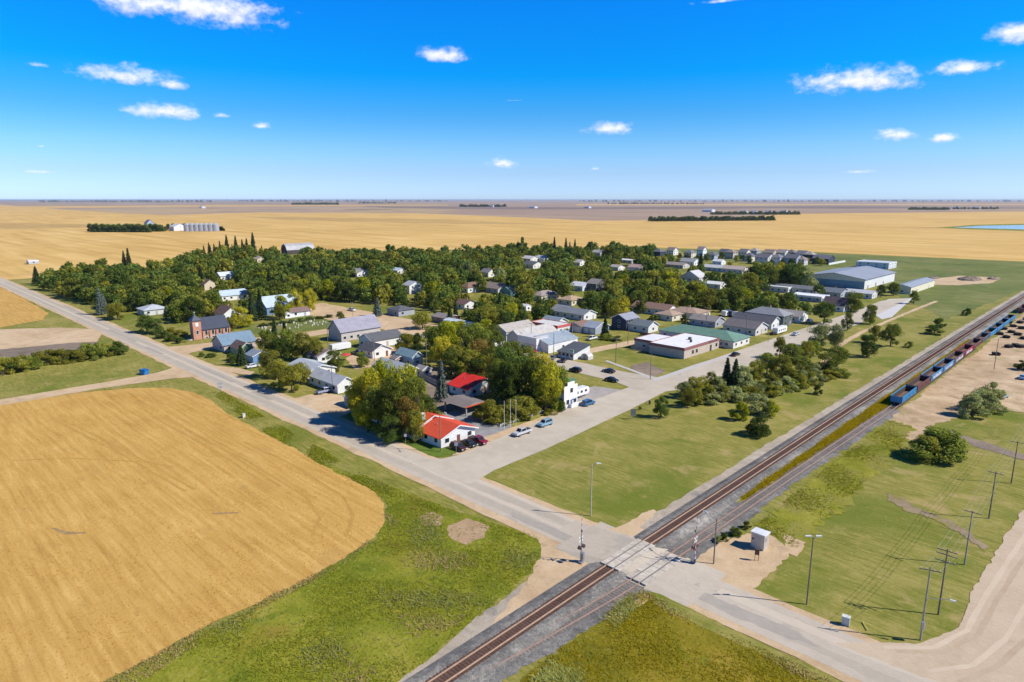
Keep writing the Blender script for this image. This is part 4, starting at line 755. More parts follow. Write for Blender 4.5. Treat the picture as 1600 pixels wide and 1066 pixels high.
# barn at the back
b = empty('barn', at(449, 398), 0, 'grey metal-roofed barn with dark end behind the town trees', 'barn'); pr_ = [(-13, 0), (0, 0), (0, 4.5), (-2.2, 8.6), (-6.5, 10.8), (-10.8, 8.6), (-13, 4.5)]
m = MB(); m.prism(pr_, 'y', 0, 32); m.build('wall', paint((.07, .055, .05), .9), b); m = MB()
o = [(.3, 4.4), (-2.1, 8.8), (-6.5, 11.1), (-10.9, 8.8), (-13.3, 4.4)]
for p, q in zip(o, o[1:]): m.hull8([(p[0], -.5, p[1]), (p[0], 32.5, p[1]), (q[0], 32.5, q[1]), (q[0], -.5, q[1])], [(p[0], -.5, p[1]+.2), (p[0], 32.5, p[1]+.2), (q[0], 32.5, q[1]+.2), (q[0], -.5, q[1]+.2)])
m.build('roof', paint((.36, .36, .37), .6, .15, .2), b); MB().box(-8.5, -4.5, -.1, 0, 0, 4).build('barn_door', paint((.2, .12, .09), .8), b); SHOWN.append((430, 478, 384, 400, 760))

# ------------------------------------------------------------------ far farmsteads
def bin_(p, r, h, label):
    o = empty('grain_bin', p, 0, label, 'grain bin', 'grain bins in the farmyard row'); MB().cyl((0, 0, 0), (0, 0, h), r, r, 16).build('wall', paint((.50, .52, .55), .35, .06, .1, metal=.5), o); MB().cyl((0, 0, h+.02), (0, 0, h+r*.5), r*1.04, r*.12, 16).build('roof', paint((.60, .62, .64), .4, metal=.4), o)
for i in range(7): bin_(at(293+i*7.4, 361.5-i*.05), 6.2, 12, ['first', 'second', 'third', 'fourth', 'fifth', 'sixth', 'seventh'][i]+' steel grain bin from left in the far yard')
house('tall pale grain elevator tower in the far farmyard', (231,361.5), 16, 12, 15, 'u', 6, (.40, .44, .50), (.20, .22, .26), 'grain_elevator', 'elevator', wins=(1, 1))
house('white machine shed in the far farmyard left of the bins', (272,361), 24, 24, 8, 'u', 5, (.70, .71, .72), (.58, .6, .62), 'machine_shed', 'shed', wins=(1, 1))
house('small grey utility building alone in the left wheat', (45,413), 9, 8, 3, 'flat', 0, (.45, .46, .48), (.4, .4, .42), 'utility_hut', 'hut', wins=(1, 1), trim=TRIM)
for i, (x, y, w_) in enumerate(((835,325.5,50),(920,325.5,40),(315,325.5,40),(1112,331.5,50),(1165,334.5,30),(1182,335,26),(1205,334.5,30),(1228,334,26),(1500,326.5,40),(1530,326.5,40),(770,323.5,40))):
    house('%s white farm building on the distant plain' % ['leftmost far', 'second far', 'lone', 'tall', 'first clustered', 'second clustered', 'third clustered', 'fourth clustered', 'right-hand', 'rightmost', 'hedged'][i], (x, y), w_, w_*.7, 9, 'u', 6, (.6, .6, .62), (.35, .36, .4), 'farm_building', 'farm building', wins=(1, 1))

# ------------------------------------------------------------------ trees
def leaf_quads(C, Nrm, size, rs):
    n = len(C); a = rs.normal(size=(n, 3)); nn = Nrm+rs.normal(0, .55, (n, 3)); nn /= np.linalg.norm(nn, axis=1, keepdims=True)
    u = np.cross(nn, a); u /= np.linalg.norm(u, axis=1, keepdims=True); v = np.cross(nn, u); s = (size*rs.uniform(.6, 1.4, n))[:, None]
    u = u*s; v = v*s*.75
    return np.stack([C-u*.5-v*.15, C+v*.5, C+u*.5+v*.1, C-v*.5], 1).reshape(-1, 3)
def crown(seed, kind, n=2600, leaf=.055):
    """crown in unit height: z 0..1, width about 1 for broadleaf"""
    rs = np.random.default_rng(seed); C = []; NN = []; T = []
    if kind == 'broad' or kind == 'bush':
        nl = 34 if kind == 'broad' else 20; z0, z1 = (.12, .92) if kind == 'broad' else (.05, .86)
        lobes = []
        for i in range(nl):
            t = rs.uniform(0, 1); z = z0+(z1-z0)*t; pro = math.sin(math.pi*(.2+.7*t))**.8 if kind == 'broad' else math.cos(t*1.25)
            an = 2*math.pi*(i*.618+rs.uniform(-.1, .1)); rr = .44*pro*rs.uniform(.35, 1.0)
            lobes.append((rr*math.cos(an), rr*math.sin(an), z, rs.uniform(.085, .19)*(1.1 if kind == 'bush' else 1)))
        per = n//nl
        for lx, ly, lz, lr in lobes:
            d = rs.normal(size=(per, 3)); d /= np.linalg.norm(d, axis=1, keepdims=True); rad = lr*rs.uniform(.45, 1.08, per)**.6
            p = np.array([lx, ly, lz])+d*rad[:, None]*np.array([1, 1, .85]); C.append(p); NN.append(d+np.array([0, 0, .25])); T.append(np.clip(rs.normal(rs.uniform(.25, .75), .16, per), 0, 1))
    elif kind == 'open':
        for i in range(9):
            an = rs.uniform(0, 6.28); rr = rs.uniform(.05, .38); z = rs.uniform(.35, .92); lr = rs.uniform(.09, .15); per = n//14
            d = rs.normal(size=(per, 3)); d /= np.linalg.norm(d, axis=1, keepdims=True); p = np.array([rr*math.cos(an), rr*math.sin(an), z])+d*(lr*rs.uniform(.3, 1.1, per)**.6)[:, None]
            C.append(p); NN.append(d); T.append(np.clip(rs.normal(rs.uniform(.3, .7), .16, per), 0, 1))
    else:   # spruce
        tiers = 15
        for i in range(tiers):
            z = .08+.9*i/tiers; rad = .19*(1-(i/tiers))**.85+.012; per = max(40, int(n*(rad/.19)/9)); an = rs.uniform(0, 6.28, per); br = np.round(an/(6.28/9))*(6.28/9)
            an = an*.45+br*.55+rs.normal(0, .08, per); q = rs.uniform(.1, 1, per)**.6; r_ = rad*q*rs.uniform(.8, 1.15, per)
            C.append(np.stack([r_*np.cos(an), r_*np.sin(an), z-.055*q+rs.normal(0, .012, per)+.03], 1)); NN.append(np.stack([np.cos(an)*.5, np.sin(an)*.5, 0*an+.9], 1)); T.append(np.clip(rs.normal(.45, .22, per), 0, 1))
    C = np.concatenate(C); NN = np.concatenate(NN); NN /= np.linalg.norm(NN, axis=1, keepdims=True)+1e-9
    return leaf_quads(C, NN, leaf, rs), np.concatenate(T)
def trunk(seed, kind):
    r = random.Random(seed); m = MB()
    if kind == 'spruce': return m.cyl((0, 0, -.01), (0, 0, .95), .018, .003, 7)
    if kind == 'bush':
        for i in range(6): a = r.uniform(0, 6.28); m.cyl((.05*math.cos(a), .05*math.sin(a), -.01), (.25*math.cos(a), .25*math.sin(a), r.uniform(.4, .65)), .014, .006, 5)
        return m
    m.cyl((0, 0, -.01), (r.uniform(-.02, .02), r.uniform(-.02, .02), .38), .03, .021, 8)
    for i in range(8):
        a = i*.8+r.uniform(-.3, .3); z = r.uniform(.22, .42); q = r.uniform(.12, .33)
        p1 = (q*.5*math.cos(a), q*.5*math.sin(a), z+.16); m.cyl((0, 0, z), p1, .016, .011, 6); m.cyl(p1, (q*math.cos(a), q*math.sin(a), z+r.uniform(.3, .5)), .011, .005, 5)
    return m
PAL = {'dark': leaf_mat('leaf_dark', (.042, .072, .012), (.175, .23, .045), trans=.38), 'mid': leaf_mat('leaf_mid', (.07, .105, .012), (.32, .345, .06), trans=.4),
       'olive': leaf_mat('leaf_olive', (.12, .128, .014), (.46, .43, .065), trans=.4), 'yellow': leaf_mat('leaf_yellow', (.16, .20, .010), (.64, .64, .04), (.62, .50, .05), trans=.42),
       'rust': leaf_mat('leaf_rust', (.15, .10, .02), (.46, .32, .075), trans=.4), 'grey': leaf_mat('leaf_grey', (.15, .175, .05), (.50, .52, .20), trans=.4), 'spruce': leaf_mat('needle', (.018, .036, .014), (.09, .13, .05)), 'blue': leaf_mat('needle_blue', (.07, .09, .07), (.27, .31, .26))}
VAR = {}
def variant(kind, tone, k, dense=False):
    key = (kind, tone, k, dense)
    if key not in VAR:
        s = {'broad': 100, 'bush': 200, 'open': 300, 'spruce': 400}[kind]+k
        n, lf = (2600, .062) if not dense else (8000, .036)
        if kind == 'spruce': n, lf = 2600, .045
        if kind == 'bush': n, lf = (2000, .075) if not dense else (6000, .045)
        V, T_ = crown(s, kind, n, lf); c = quads_mesh('crown', V, T_, PAL[tone]); t = trunk(s, kind).mesh('trunk', BARK); VAR[key] = (c, t)
    return VAR[key]
TREES = []
SIZES = (('towering', 15.5), ('tall', 11.5), ('medium', 8), ('small', 4.5), ('low', 0))
TONEW = {'dark': 'dark green', 'mid': 'green', 'olive': 'olive green', 'yellow': 'yellow-green', 'rust': 'rust-tinged', 'grey': 'grey-green', 'spruce': 'dark', 'blue': 'blue-grey'}
def tree(pos, h, w=None, tone='mid', kind='broad', dense=False, label=None, k=None):
    w = w or h*.82; k = random.randrange(5) if k is None else k; c, t = variant(kind, tone, k, dense)
    nm = {'broad': 'leafy_tree', 'open': 'leafy_tree', 'bush': 'bush', 'spruce': 'spruce_tree'}[kind]
    o = empty(nm, (pos[0], pos[1], 0), random.uniform(0, 6.28)); o.scale = (w, w, h) if kind != 'spruce' else (w/.38, w/.38, h)
    link('trunk' if kind != 'bush' else 'stems', t, o); link('crown' if kind != 'bush' else 'foliage', c, o)
    o['category'] = 'bush' if kind == 'bush' else 'tree'; TREES.append((o, h, tone, kind, label)); return o
def tp(x, y, h, w=None, tone='mid', kind='broad', dense=True, label=None): return tree(at(x, y), h, w, tone, kind, dense, label)
# notable trees
for a in [(580,664,15,9,'yellow'),(618,682,15.5,9.5,'mid'),(650,676,15,9,'mid'),(602,654,16.5,10,'yellow'),(637,662,16.5,10,'yellow'),(636,686,11,7,'rust'),(564,660,12,8,'yellow'),(565,652,10,9,'mid'),(668,668,9,7,'dark'),
          (795,634,13,11,'dark'),(832,634,14,11,'mid'),(858,640,14,10,'yellow'),(872,632,11,8,'mid'),(812,624,13,11,'dark'),(780,622,12,10,'mid'),(846,620,13,10,'yellow'),
          (437,606,9,9,'olive'),(456,612,8.5,9,'olive'),(424,590,9.5,9,'olive'),(470,600,7,7,'olive'),(419,556,10,9,'mid'),(452,560,11,10,'mid'),(474,562,10.5,9,'olive'),(494,566,9,7,'olive'),(440,566,9,8,'dark'),
          (522,582,8,7,'mid'),(566,574,5.5,6,'mid'),(376,512,9.5,11,'yellow'),(361,517,6,7,'olive'),(440,496,11,9,'yellow'),(462,490,12.5,10,'yellow'),(484,487,12,9,'yellow'),(437,500,7,8,'olive'),
          (660,514,8.5,10,'olive'),(700,556,13,12,'yellow'),(728,566,14,13,'mid'),(748,578,11,10,'rust'),(676,545,9,9,'mid'),(634,552,7.5,9,'olive'),(652,548,7,6,'dark'),(766,590,11,9,'mid'),(712,578,9,9,'olive'),(790,600,12,11,'dark'),(820,596,12,10,'mid'),
          (690,574,11,10,'yellow'),(735,592,10,10,'olive'),(756,562,11,10,'mid'),(776,566,10,9,'mid'),(706,592,10,9,'mid'),(716,544,11,11,'yellow'),(742,548,11,10,'mid'),(686,556,12,10,'mid'),(745,604,9,9,'dark'),(800,575,10,10,'mid'),(760,602,10,9,'olive'),(792,612,9,9,'dark'),(592,676,12,10,'mid'),(575,676,8,8,'yellow'),(650,690,8,6,'olive'),(612,692,7,7,'dark'),
          (770,540,9,8,'mid'),(759,530,9,8,'yellow'),(532,503,5,5,'mid'),
          (1033,652,6,5,'dark'),(1074,636,6,5,'olive'),(1237,452,17,20,'dark'),(1205,452,14,13,'mid'),(1287,506,10.5,12,'dark'),(1335,487,10.5,12,'mid'),(1396,462,8,9,'mid'),(1376,464,7.5,7,'dark'),
          (1359,506,9,8,'mid'),(1324,516,8,6,'mid'),(1282,544,9.5,12,'grey'),(1304,547,10.5,6,'grey'),(1354,558,8.5,8,'dark'),(1391,541,9,9,'mid'),(1366,536,7.5,6,'olive'),(1427,475,7.5,6,'mid'),(1258,562,7,7,'olive'),(1236,566,7,8,'mid'),(1218,560,8,6,'olive'),(1270,556,6,7,'mid'),
          (1250,588,6.8,8,'mid'),(1222,590,7.5,8,'olive'),(1198,585,7.5,8,'mid'),(1178,596,7,7,'olive'),(1290,585,7.5,10,'mid'),(1308,572,7,8,'mid'),
          (230,520,8.5,9,'dark'),(245,522,7,8,'dark'),(184,500,8.5,9,'olive'),(176,497,7,7,'olive')]:
    tp(*a)
for a in [(690,626,13,4,'blue'),(431,550,14,4,'spruce'),(447,552,13,4,'spruce'),(395,502,15,5,'spruce'),(408,500,16,4.5,'spruce'),(378,571,8,4,'spruce'),(703,508,10,4,'spruce'),(712,500,11,3,'spruce'),(750,530,12,4.5,'spruce'),(1134,610,11,4,'spruce'),(1147,612,11,4.5,'spruce'),(158,492,15,4.5,'blue'),(164,490,11,4,'blue'),(945,527,9,4,'spruce'),(58,444,13,6,'spruce'),(590,494,10,5,'blue'),(1094,424,16,7,'spruce')]:
    tp(a[0], a[1], a[2], a[3], a[4], 'spruce')
for x, y, h in [(196,424,15),(203,424,17),(264,430,11),(108,432,9),(320,404,12),(328,403,14),(336,403,13),(345,402,15),(356,401,20),(370,401,19),(380,401,16),(387,401,17),(397,401,22),(364,402,12),(330,406,13),(350,404,12),(866,398,17),(884,397,16),(890,399,13),(898,398,15),(922,399,13),(410,402,11)]:
    tp(x, y+1.5, h*1.22, h*.34, 'spruce', 'spruce', False)
tp(814, 401, 20, 16, 'mid', 'open', False); tp(818, 403, 15, 12, 'mid', 'open', False)
# bushes and hedges
for a in [(1157,656,5.2,6,'yellow'),(1186,646,6,9,'grey'),(1205,650,4.5,5,'yellow'),(1184,680,6.2,6.5,'dark'),(1277,616,3.2,3.4,'dark'),(1462,716,7.2,14,'mid'),(1445,715,6,8,'olive'),(1483,713,6,8,'mid'),(1516,650,6.5,9,'grey'),(1536,642,7.5,10,'grey'),(1548,630,6.5,8,'grey'),
          (1457,522,4,9,'dark'),(1466,512,4.6,7,'dark'),(1510,493,4,5,'dark'),(1420,543,2.6,4,'mid'),(1164,614,7,8,'grey'),(1598,578,3.5,6,'dark'),(1130,844,1.5,2,'dark'),(1149,836,1.8,2.4,'dark'),(1166,825,1.3,2,'dark'),(1122,847,1.2,1.8,'grey'),(760,656,6,9,'olive'),(776,660,5,8,'olive'),(798,655,6,9,'olive'),(822,652,6,9,'olive'),(845,646,6,8,'olive'),(865,640,6,7,'dark'),(808,640,7,9,'mid'),
          (884,522,2.5,5,'mid'),(950,531,2.8,7,'mid'),(964,533,2.4,5,'dark'),(1022,500,3.5,5,'mid'),(1068,503,3.6,5,'dark'),(255,528,3.5,7,'dark'),(268,533,3.2,6,'dark'),(281,536,2.6,5,'dark'),(270,524,3.6,7,'olive'),(284,525,3.2,6,'olive'),(315,557,1.6,3,'dark'),(330,558,2.0,4,'dark'),(370,566,3.4,5,'dark'),(362,563,3,4,'dark'),
          (1000,640,1.0,1.0,'dark')]:
    tp(a[0], a[1], a[2], a[3], a[4], 'bush')
for i in range(26):     # park hedge
    f = i/25; tp(1085+f*225+random.uniform(-3, 3), 629-f*45+random.uniform(-2, 2)+10*math.sin(f*3), random.uniform(3.2, 5), random.uniform(6, 8.5), random.choice(['olive', 'mid', 'olive', 'grey']), 'bush')
for i in range(13):     # field hedge on the left
    f = i/12; tp(4+f*180, 586-f*30-4*math.sin(f*3.1)+random.uniform(-2, 2), random.uniform(4.5, 7), random.uniform(6.5, 9), random.choice(['olive', 'mid', 'olive', 'dark']), 'bush')
for i in range(8): tp(412+i*14.5, 510-i*2.0, 1.6, 5.5, 'dark', 'bush', False)
for x, y in ((1036,408),(1062,404),(1073,408),(1090,406),(1124,409),(1150,410),(1160,408),(1190,407),(1212,408),(1232,409),(1248,410),(1262,413),(1276,413),(1180,418),(1140,418),(1060,412),(1048,410),(1042,404),(1085,411),(1105,408),(1128,406),(1170,412),(1205,417),(1222,417),(1236,417),(1250,417.5),(1195,403),(1215,404),(1284,415)): tp(x, y, random.uniform(4.5, 8), random.uniform(5, 8), random.choice(['dark', 'mid', 'olive']), 'broad', False)
for x, y in ((1068,622),(1082,618),(1095,614),(1110,610),(1122,612),(1160,600),(1205,605),(1235,600),(1272,590)): tp(x, y, random.uniform(4.2, 6.2), random.uniform(4.2, 5.6), random.choice(['olive', 'olive', 'grey']), 'broad')
# wooded blocks of the town
wood = px((56,450),(100,436),(270,430),(285,414),(330,406),(440,400),(520,403),(600,404),(700,404),(800,396),(900,398),(1010,396),(1060,418),(1160,432),(1240,445),(1300,472),(1262,500),(1150,494),(1090,482),(1040,484),(990,498),(870,494),(810,520),(775,530),(745,520),(710,492),(640,478),(560,474),(505,470),(470,470),(440,486),(410,494),(390,490),(350,490),(330,500),(290,505),(245,505),(215,487),(178,488),(140,474),(110,467))
wp = np.array([(p.x, p.y) for p in wood]); lo, hi = wp.min(0), wp.max(0); placed = [(o.location.x, o.location.y) for o, *_ in TREES]
LANES = [(-345, -226, 168, 200), (-340, -118, 172, 190), (-164, -149, 186, 300), (-1500, 200, 76, 94), (MS0-2, MS1+2, 90, 460), (-286, -261, 89, 176)]
cand = []; Q = rng.uniform(lo, hi, (60000, 2)); Q = Q[in_poly(Q, wp)]
for a, b_, c, e in [(a-2, b_+2, c-2, e+2) for a, b_, c, e in BOXES]+LANES: Q = Q[~((Q[:, 0] > a) & (Q[:, 0] < b_) & (Q[:, 1] > c) & (Q[:, 1] < e))]
D = -Q[:, 0]*math.sin(HEAD)+Q[:, 1]*math.cos(HEAD); HH = np.where(D > 380, 8+8*rng.beta(1.4, 1.8, len(Q)), rng.uniform(7, 12.5, len(Q)))
B0 = np.array([proj((q[0], q[1], 0)) for q in Q]); TY = np.array([proj((q[0], q[1], h))[1] for q, h in zip(Q, HH)]); HW = 1050*HH*.33/B0[:, 2]; ok = np.ones(len(Q), bool)
for x0, x1, y0, y1, dd in SHOWN:
    mx = (x1-x0)*.16; ym = y0+(y1-y0)*(.7 if dd > 330 else .8)
    ok &= ~((np.hypot(Q[:, 0], Q[:, 1]) < dd+3) & (B0[:, 0]+HW > x0+mx) & (B0[:, 0]-HW < x1-mx) & (TY < ym) & (B0[:, 1] > y0))
cells = {}
def cell_free(p, g):
    i, j = int(p[0]//9), int(p[1]//9)
    return all((p[0]-a)**2+(p[1]-b_)**2 >= g*g for m_ in (-1, 0, 1) for n_ in (-1, 0, 1) for a, b_ in cells.get((i+m_, j+n_), ()))
for p in placed: cells.setdefault((int(p[0]//9), int(p[1]//9)), []).append(p)
for q, h, d in zip(Q[ok], HH[ok], B0[ok, 2]):
    if cell_free(q, 6.6 if d < 420 else (8.2 if d < 600 else 10.2)): cells.setdefault((int(q[0]//9), int(q[1]//9)), []).append(tuple(q)); cand.append((h/d, q, h, d))
cand.sort(key=lambda t: -t[0]); have = sum(1 for t in TREES if t[3] != 'bush'); keep_n = max(0, 318-have)
for sz, q, h, d in cand[:keep_n]:
    tone = random.choices(['dark', 'mid', 'olive', 'yellow', 'grey'], [4, 5.5, 3.4, 1.0, .6])[0]
    if random.random() < (.16 if q[0] < -380 else .06): tree(q, h*1.15, h*.36, 'spruce', 'spruce')
    else: tree(q, h, h*random.choice([.62, .8, .9, 1.0, 1.15]), tone, 'broad', d < 330)
mass = {}
cv = [crown(160+i, 'broad', 620, .125) for i in range(4)]
for i, (sz, q, h, d) in enumerate(cand[keep_n:]):
    v, t = cv[i % 4]; an = random.uniform(0, 6.28); w = h*random.uniform(.85, 1.1); ca, sa = math.cos(an)*w, math.sin(an)*w
    V = np.stack([v[:, 0]*ca-v[:, 1]*sa+q[0], v[:, 0]*sa+v[:, 1]*ca+q[1], v[:, 2]*h-.6], 1)
    mass.setdefault(random.choices(['dark', 'mid', 'olive'], [5, 5, 2])[0], []).append((V, np.clip(t*random.uniform(.5, 1.5), 0, 1)))
for tone, lst in mass.items():
    tag(link('woodland', quads_mesh('woodland', np.concatenate([v for v, t in lst]), np.concatenate([t for v, t in lst]), PAL[tone])), '%s crowns of the wooded town blocks too packed to tell apart' % TONEW[tone], 'woodland', None, 'stuff')
count = len(cand)

# shelterbelts far off: each belt reads as one mass
def belt(x0, x1, y, h, n, label, dy=0):
    V = []; T_ = []; v, t = crown(150, 'bush', 420, .17)
    for i in range(n):
        f = (i+random.random())/n; p = at(x0+(x1-x0)*f, y+dy*f+random.uniform(-.25, .25)); s = h*random.uniform(.7, 1.25); w = v*np.array([s*1.1, s*1.1, s]); V.append(w+np.array([p.x, p.y, 0])); T_.append(t)
    tag(link('shelterbelt', quads_mesh('shelterbelt', np.concatenate(V), np.concatenate(T_), PAL['dark'])), label, 'trees', None, 'stuff')
belt(142, 232, 362.5, 13, 60, 'dark clump of farmyard trees left of the grain bins', .3); belt(236, 256, 361.5, 12, 16, 'short clump of trees beside the elevator tower'); belt(258, 300, 359, 10, 14, 'low trees behind the machine shed'); belt(338, 348, 360.5, 8, 8, 'low trees at the right end of the bins')
belt(1015, 1208, 346, 12, 90, 'long dark shelterbelt in front of the eastern farmyard', -1.5); belt(1110, 1250, 335.5, 13, 50, 'thin trees around the eastern farmyard'); belt(1420, 1484, 328, 16, 30, 'dark wood on the right plain'); belt(1490, 1560, 327, 14, 20, 'sparse trees beside the right-hand farm')
belt(455, 530, 320, 26, 40, 'dark hedge line on the left horizon'); belt(718, 790, 323.3, 20, 40, 'hedged farm on the middle plain'); belt(60, 330, 316, 45, 60, 'blue-green woods along the left horizon'); belt(370, 700, 315.2, 50, 50, 'faint woods along the middle horizon'); belt(900, 1600, 315.3, 50, 90, 'faint woods along the right horizon'); belt(560, 620, 318, 26, 24, 'small hedge near the middle horizon'); belt(950, 1100, 319, 22, 40, 'thin hedge on the eastern horizon')

# ------------------------------------------------------------------ cemetery
hs = [MB(), MB()]; hs[0].prism([(-.3, 0), (.3, 0), (.3, .9), (.15, 1.15), (-.15, 1.15), (-.3, .9)], 'y', -.12, .12); hs[1].box(-.45, .45, -.15, .15, 0, .75)
hm = [hs[0].mesh('stone', paint((.62, .57, .48), .8, .15, 2)), hs[1].mesh('stone', paint((.42, .40, .38), .7, .15, 2)), hs[0].mesh('stone', paint((.55, .52, .46), .8, .1, 2))]
cem = np.array([(p.x, p.y) for p in px((396,514),(420,506),(470,500),(508,499),(514,507),(470,513),(420,519))]); lo, hi = cem.min(0), cem.max(0); n = 0
while n < 46:
    q = rng.uniform(lo, hi)
    if not in_poly(q[None], cem)[0]: continue
    q[0] = round(q[0]/2.6)*2.6+rng.normal(0, .15); n += 1
    o = link('headstone', random.choice(hm), None, (q[0], q[1], 0), R(90)+rng.normal(0, .1)); o.scale = [random.uniform(.6, .95)]*3
    tag(o, 'small upright headstone on the cemetery lawn', 'headstone', 'headstones in the cemetery rows')

# ------------------------------------------------------------------ vehicles
WH = MB().cyl((0, -.11, 0), (0, .11, 0), .34, .34, 14).mesh('tyre', RUBBER); RM = MB().cyl((0, -.12, 0), (0, .12, 0), .2, .2, 10).mesh('rim', CHROME)
LAMP = paint((.85, .85, .8), .2); TAIL = paint((.5, .02, .02), .3)
def car(kind, pos, rz, col, label, cat='car'):
    L2 = {'sedan': 2.35, 'suv': 2.3, 'pickup': 2.85}[kind]; W = .92; o = empty({'sedan': 'parked_car', 'suv': 'parked_suv', 'pickup': 'pickup_truck'}[kind], pos, rz, label, cat); pm = paint(col, .22, .04, .5)
    if kind == 'sedan': low = [(-L2, .35), (-L2, .8), (-L2+.15, .95), (-1.5, 1.0), (.9, .98), (L2-.25, .82), (L2, .65), (L2, .35)]; cab = ((-1.75, 1.05, .97), (-1.05, .35, 1.45))
    elif kind == 'suv': low = [(-L2, .4), (-L2, .95), (-L2+.1, 1.05), (.95, 1.08), (L2-.2, .98), (L2, .8), (L2, .4)]; cab = ((-L2+.12, 1.2, 1.05), (-L2+.45, .55, 1.72))
    else: low = [(-L2, .5), (-L2, 1.12), (-.75, 1.12), (1.2, 1.12), (L2-.2, 1.05), (L2, .9), (L2, .5)]; cab = ((-.8, 1.5, 1.1), (-.6, .85, 1.82))
    m = MB(); m.hull8([(x, -W, z) for x, z in low], [(x, W, z) for x, z in low]); b = m.build('body', pm, o); bv = b.modifiers.new('bevel', 'BEVEL'); bv.width = .09; bv.segments = 2
    (a0, a1, z0), (t0, t1, z1) = cab; wi = W-.06; wt = W-.22
    bot = [(a0, -wi, z0), (a1, -wi, z0), (a1, wi, z0), (a0, wi, z0)]; top = [(t0, -wt, z1), (t1, -wt, z1), (t1, wt, z1), (t0, wt, z1)]
    m = MB(); m.hull8(bot, top); c = m.build('cabin', pm, o); bv = c.modifiers.new('bevel', 'BEVEL'); bv.width = .05; bv.segments = 2
    def pane(nm, i, j, out):
        A, B_, C_, D = Vector(bot[i]), Vector(bot[j]), Vector(top[j]), Vector(top[i]); cen = (A+B_+C_+D)/4; out = Vector(out)*.012
        MB().face(*[cen+(p-cen)*.86+out for p in (A, B_, C_, D)]).build(nm, GLASS, o)
    pane('windscreen', 1, 2, (1, 0, .5)); pane('rear_window', 3, 0, (-1, 0, .5)); pane('side_window', 0, 1, (0, -1, .3)); pane('side_window', 2, 3, (0, 1, .3))
    for x in (-L2*.6, L2*.62):
        for y in (-W+.08, W-.08): w = link('wheel', WH, o, (x, y, .34)); link('rim', RM, w)
    for y in (-.62, .62): MB().box(L2-.02, L2+.03, y-.2, y+.2, .62, .76).build('headlight', LAMP, o); MB().box(-L2-.03, -L2+.02, y-.18, y+.18, .7, .88).build('tail_light', TAIL, o)
    if kind == 'pickup': MB().box(-L2+.12, -.85, -W+.14, W-.14, 1.0, 1.135).build('bed_liner', paint((.05, .05, .05), .8), o)
    return o
V_ = R(90); U_ = R(180)
car('suv', at(716,702.5), 0, (.05, .012, .02), 'very dark plum SUV, first of three parked at the motel office', 'SUV')
car('sedan', at(733,696), 0, (.02, .022, .028), 'black car in the middle of three at the motel office')
car('pickup', at(747,692), 0, (.22, .015, .025), 'dark red pickup, last of three parked at the motel office', 'pickup')
car('pickup', at(816,679), V_+U_, (.50, .51, .53), 'silver pickup parked on the main street by the flagpoles', 'pickup')
car('suv', at(852,665), V_+U_, (.22, .36, .46), 'light blue SUV parked on the main street behind the silver pickup', 'SUV')
car('suv', at(919,633), V_, (.03, .13, .27), 'blue hatchback parked beside the white patio')
car('sedan', at(395,574.5), V_, (.74, .74, .74), 'white car parked beside the blue garage')
car('pickup', at(508,614), V_, (.28, .32, .45), 'blue-grey and white pickup in front of the silver-roofed bungalow', 'pickup')
car('suv', at(899,581), U_, (.018, .02, .025), 'black SUV driving on the side street by the grass island', 'SUV')
car('sedan', at(951,582), U_, (.02, .025, .03), 'black car on the far side of the side street')
car('sedan', at(956,596), 0, (.016, .018, .03), 'dark navy car on the near side of the side street')
car('sedan', at(863,561.5), R(-60), (.12, .125, .13), 'dark grey car parked left of the corner office')
car('suv', at(880,565.5), R(-60), (.03, .03, .033), 'black SUV parked in front of the corner office', 'SUV')
car('sedan', at(1149,556), V_, (.015, .016, .018), 'black car on the main street by the green-roofed hall')
car('pickup', at(925,531), V_, (.74, .74, .74), 'white truck parked on the grass behind the corner office', 'truck')
car('sedan', at(831,551.5), R(20), (.55, .02, .03), 'small red car in front of the parapet store')
car('suv', at(1265,503.5), V_, (.66, .67, .68), 'white SUV in front of the grey-tan cottage', 'SUV')
car('sedan', at(1243,524), V_, (.5, .55, .62), 'pale blue car parked behind the camper trailer')
car('pickup', at(1210,522.5), V_, (.04, .045, .05), 'black pickup parked beside the camper trailer', 'pickup')
car('sedan', at(1566,622), R(80), (.25, .36, .40), 'blue-grey car parked behind the grey-green bush')
car('sedan', at(1598,592), V_, (.22, .40, .60), 'sky blue car at the right edge of the scrap yard')
car('pickup', at(550,486), 0, (.7, .68, .68), 'white pickup parked under trees at the gravel lot', 'pickup')
car('suv', at(582,498.5), 0, (.08, .085, .09), 'dark SUV parked behind the purple-grey hall', 'SUV')
car('pickup', at(560,553), V_, (.05, .05, .055), 'black pickup beside the white cargo trailer', 'pickup')
def trailer(pos, rz, L, h, label, col, name, cat, wins=0):
    o = empty(name, pos, rz, label, cat); m = MB(); m.prism([(-L/2, .6), (L/2-.3, .6), (L/2, 1.1), (L/2, h-.6), (L/2-.5, h), (-L/2, h)], 'y', -1.2, 1.2); b = m.build('body', paint(col, .4, .05), o); bv = b.modifiers.new('bevel', 'BEVEL'); bv.width = .12; bv.segments = 2
    for x in (-.5, .5):
        for y in (-1.05, 1.05): w = link('wheel', WH, o, (x-.4, y, .34)); link('rim', RM, w)
    MB().box(L/2, L/2+1.3, -.08, .08, .5, .62).build('drawbar', DKMETAL, o)
    for i in range(wins):
        for s in (-1, 1): MB().box(-L/2+1.2+i*2, -L/2+2.2+i*2, min(1.2*s, 1.22*s), max(1.2*s, 1.22*s), 1.5, 2.2).build('window', GLASS, o)
    return o
trailer(at(1218,521), V_, 10, 3.1, 'white camper trailer with dark windows parked by the twin-gabled house', (.76, .76, .75), 'camper_trailer', 'trailer', 4)
trailer(at(532,547.5), V_, 8.5, 2.9, 'white cargo trailer beside the purple-grey hall', (.74, .74, .73), 'cargo_trailer', 'trailer')
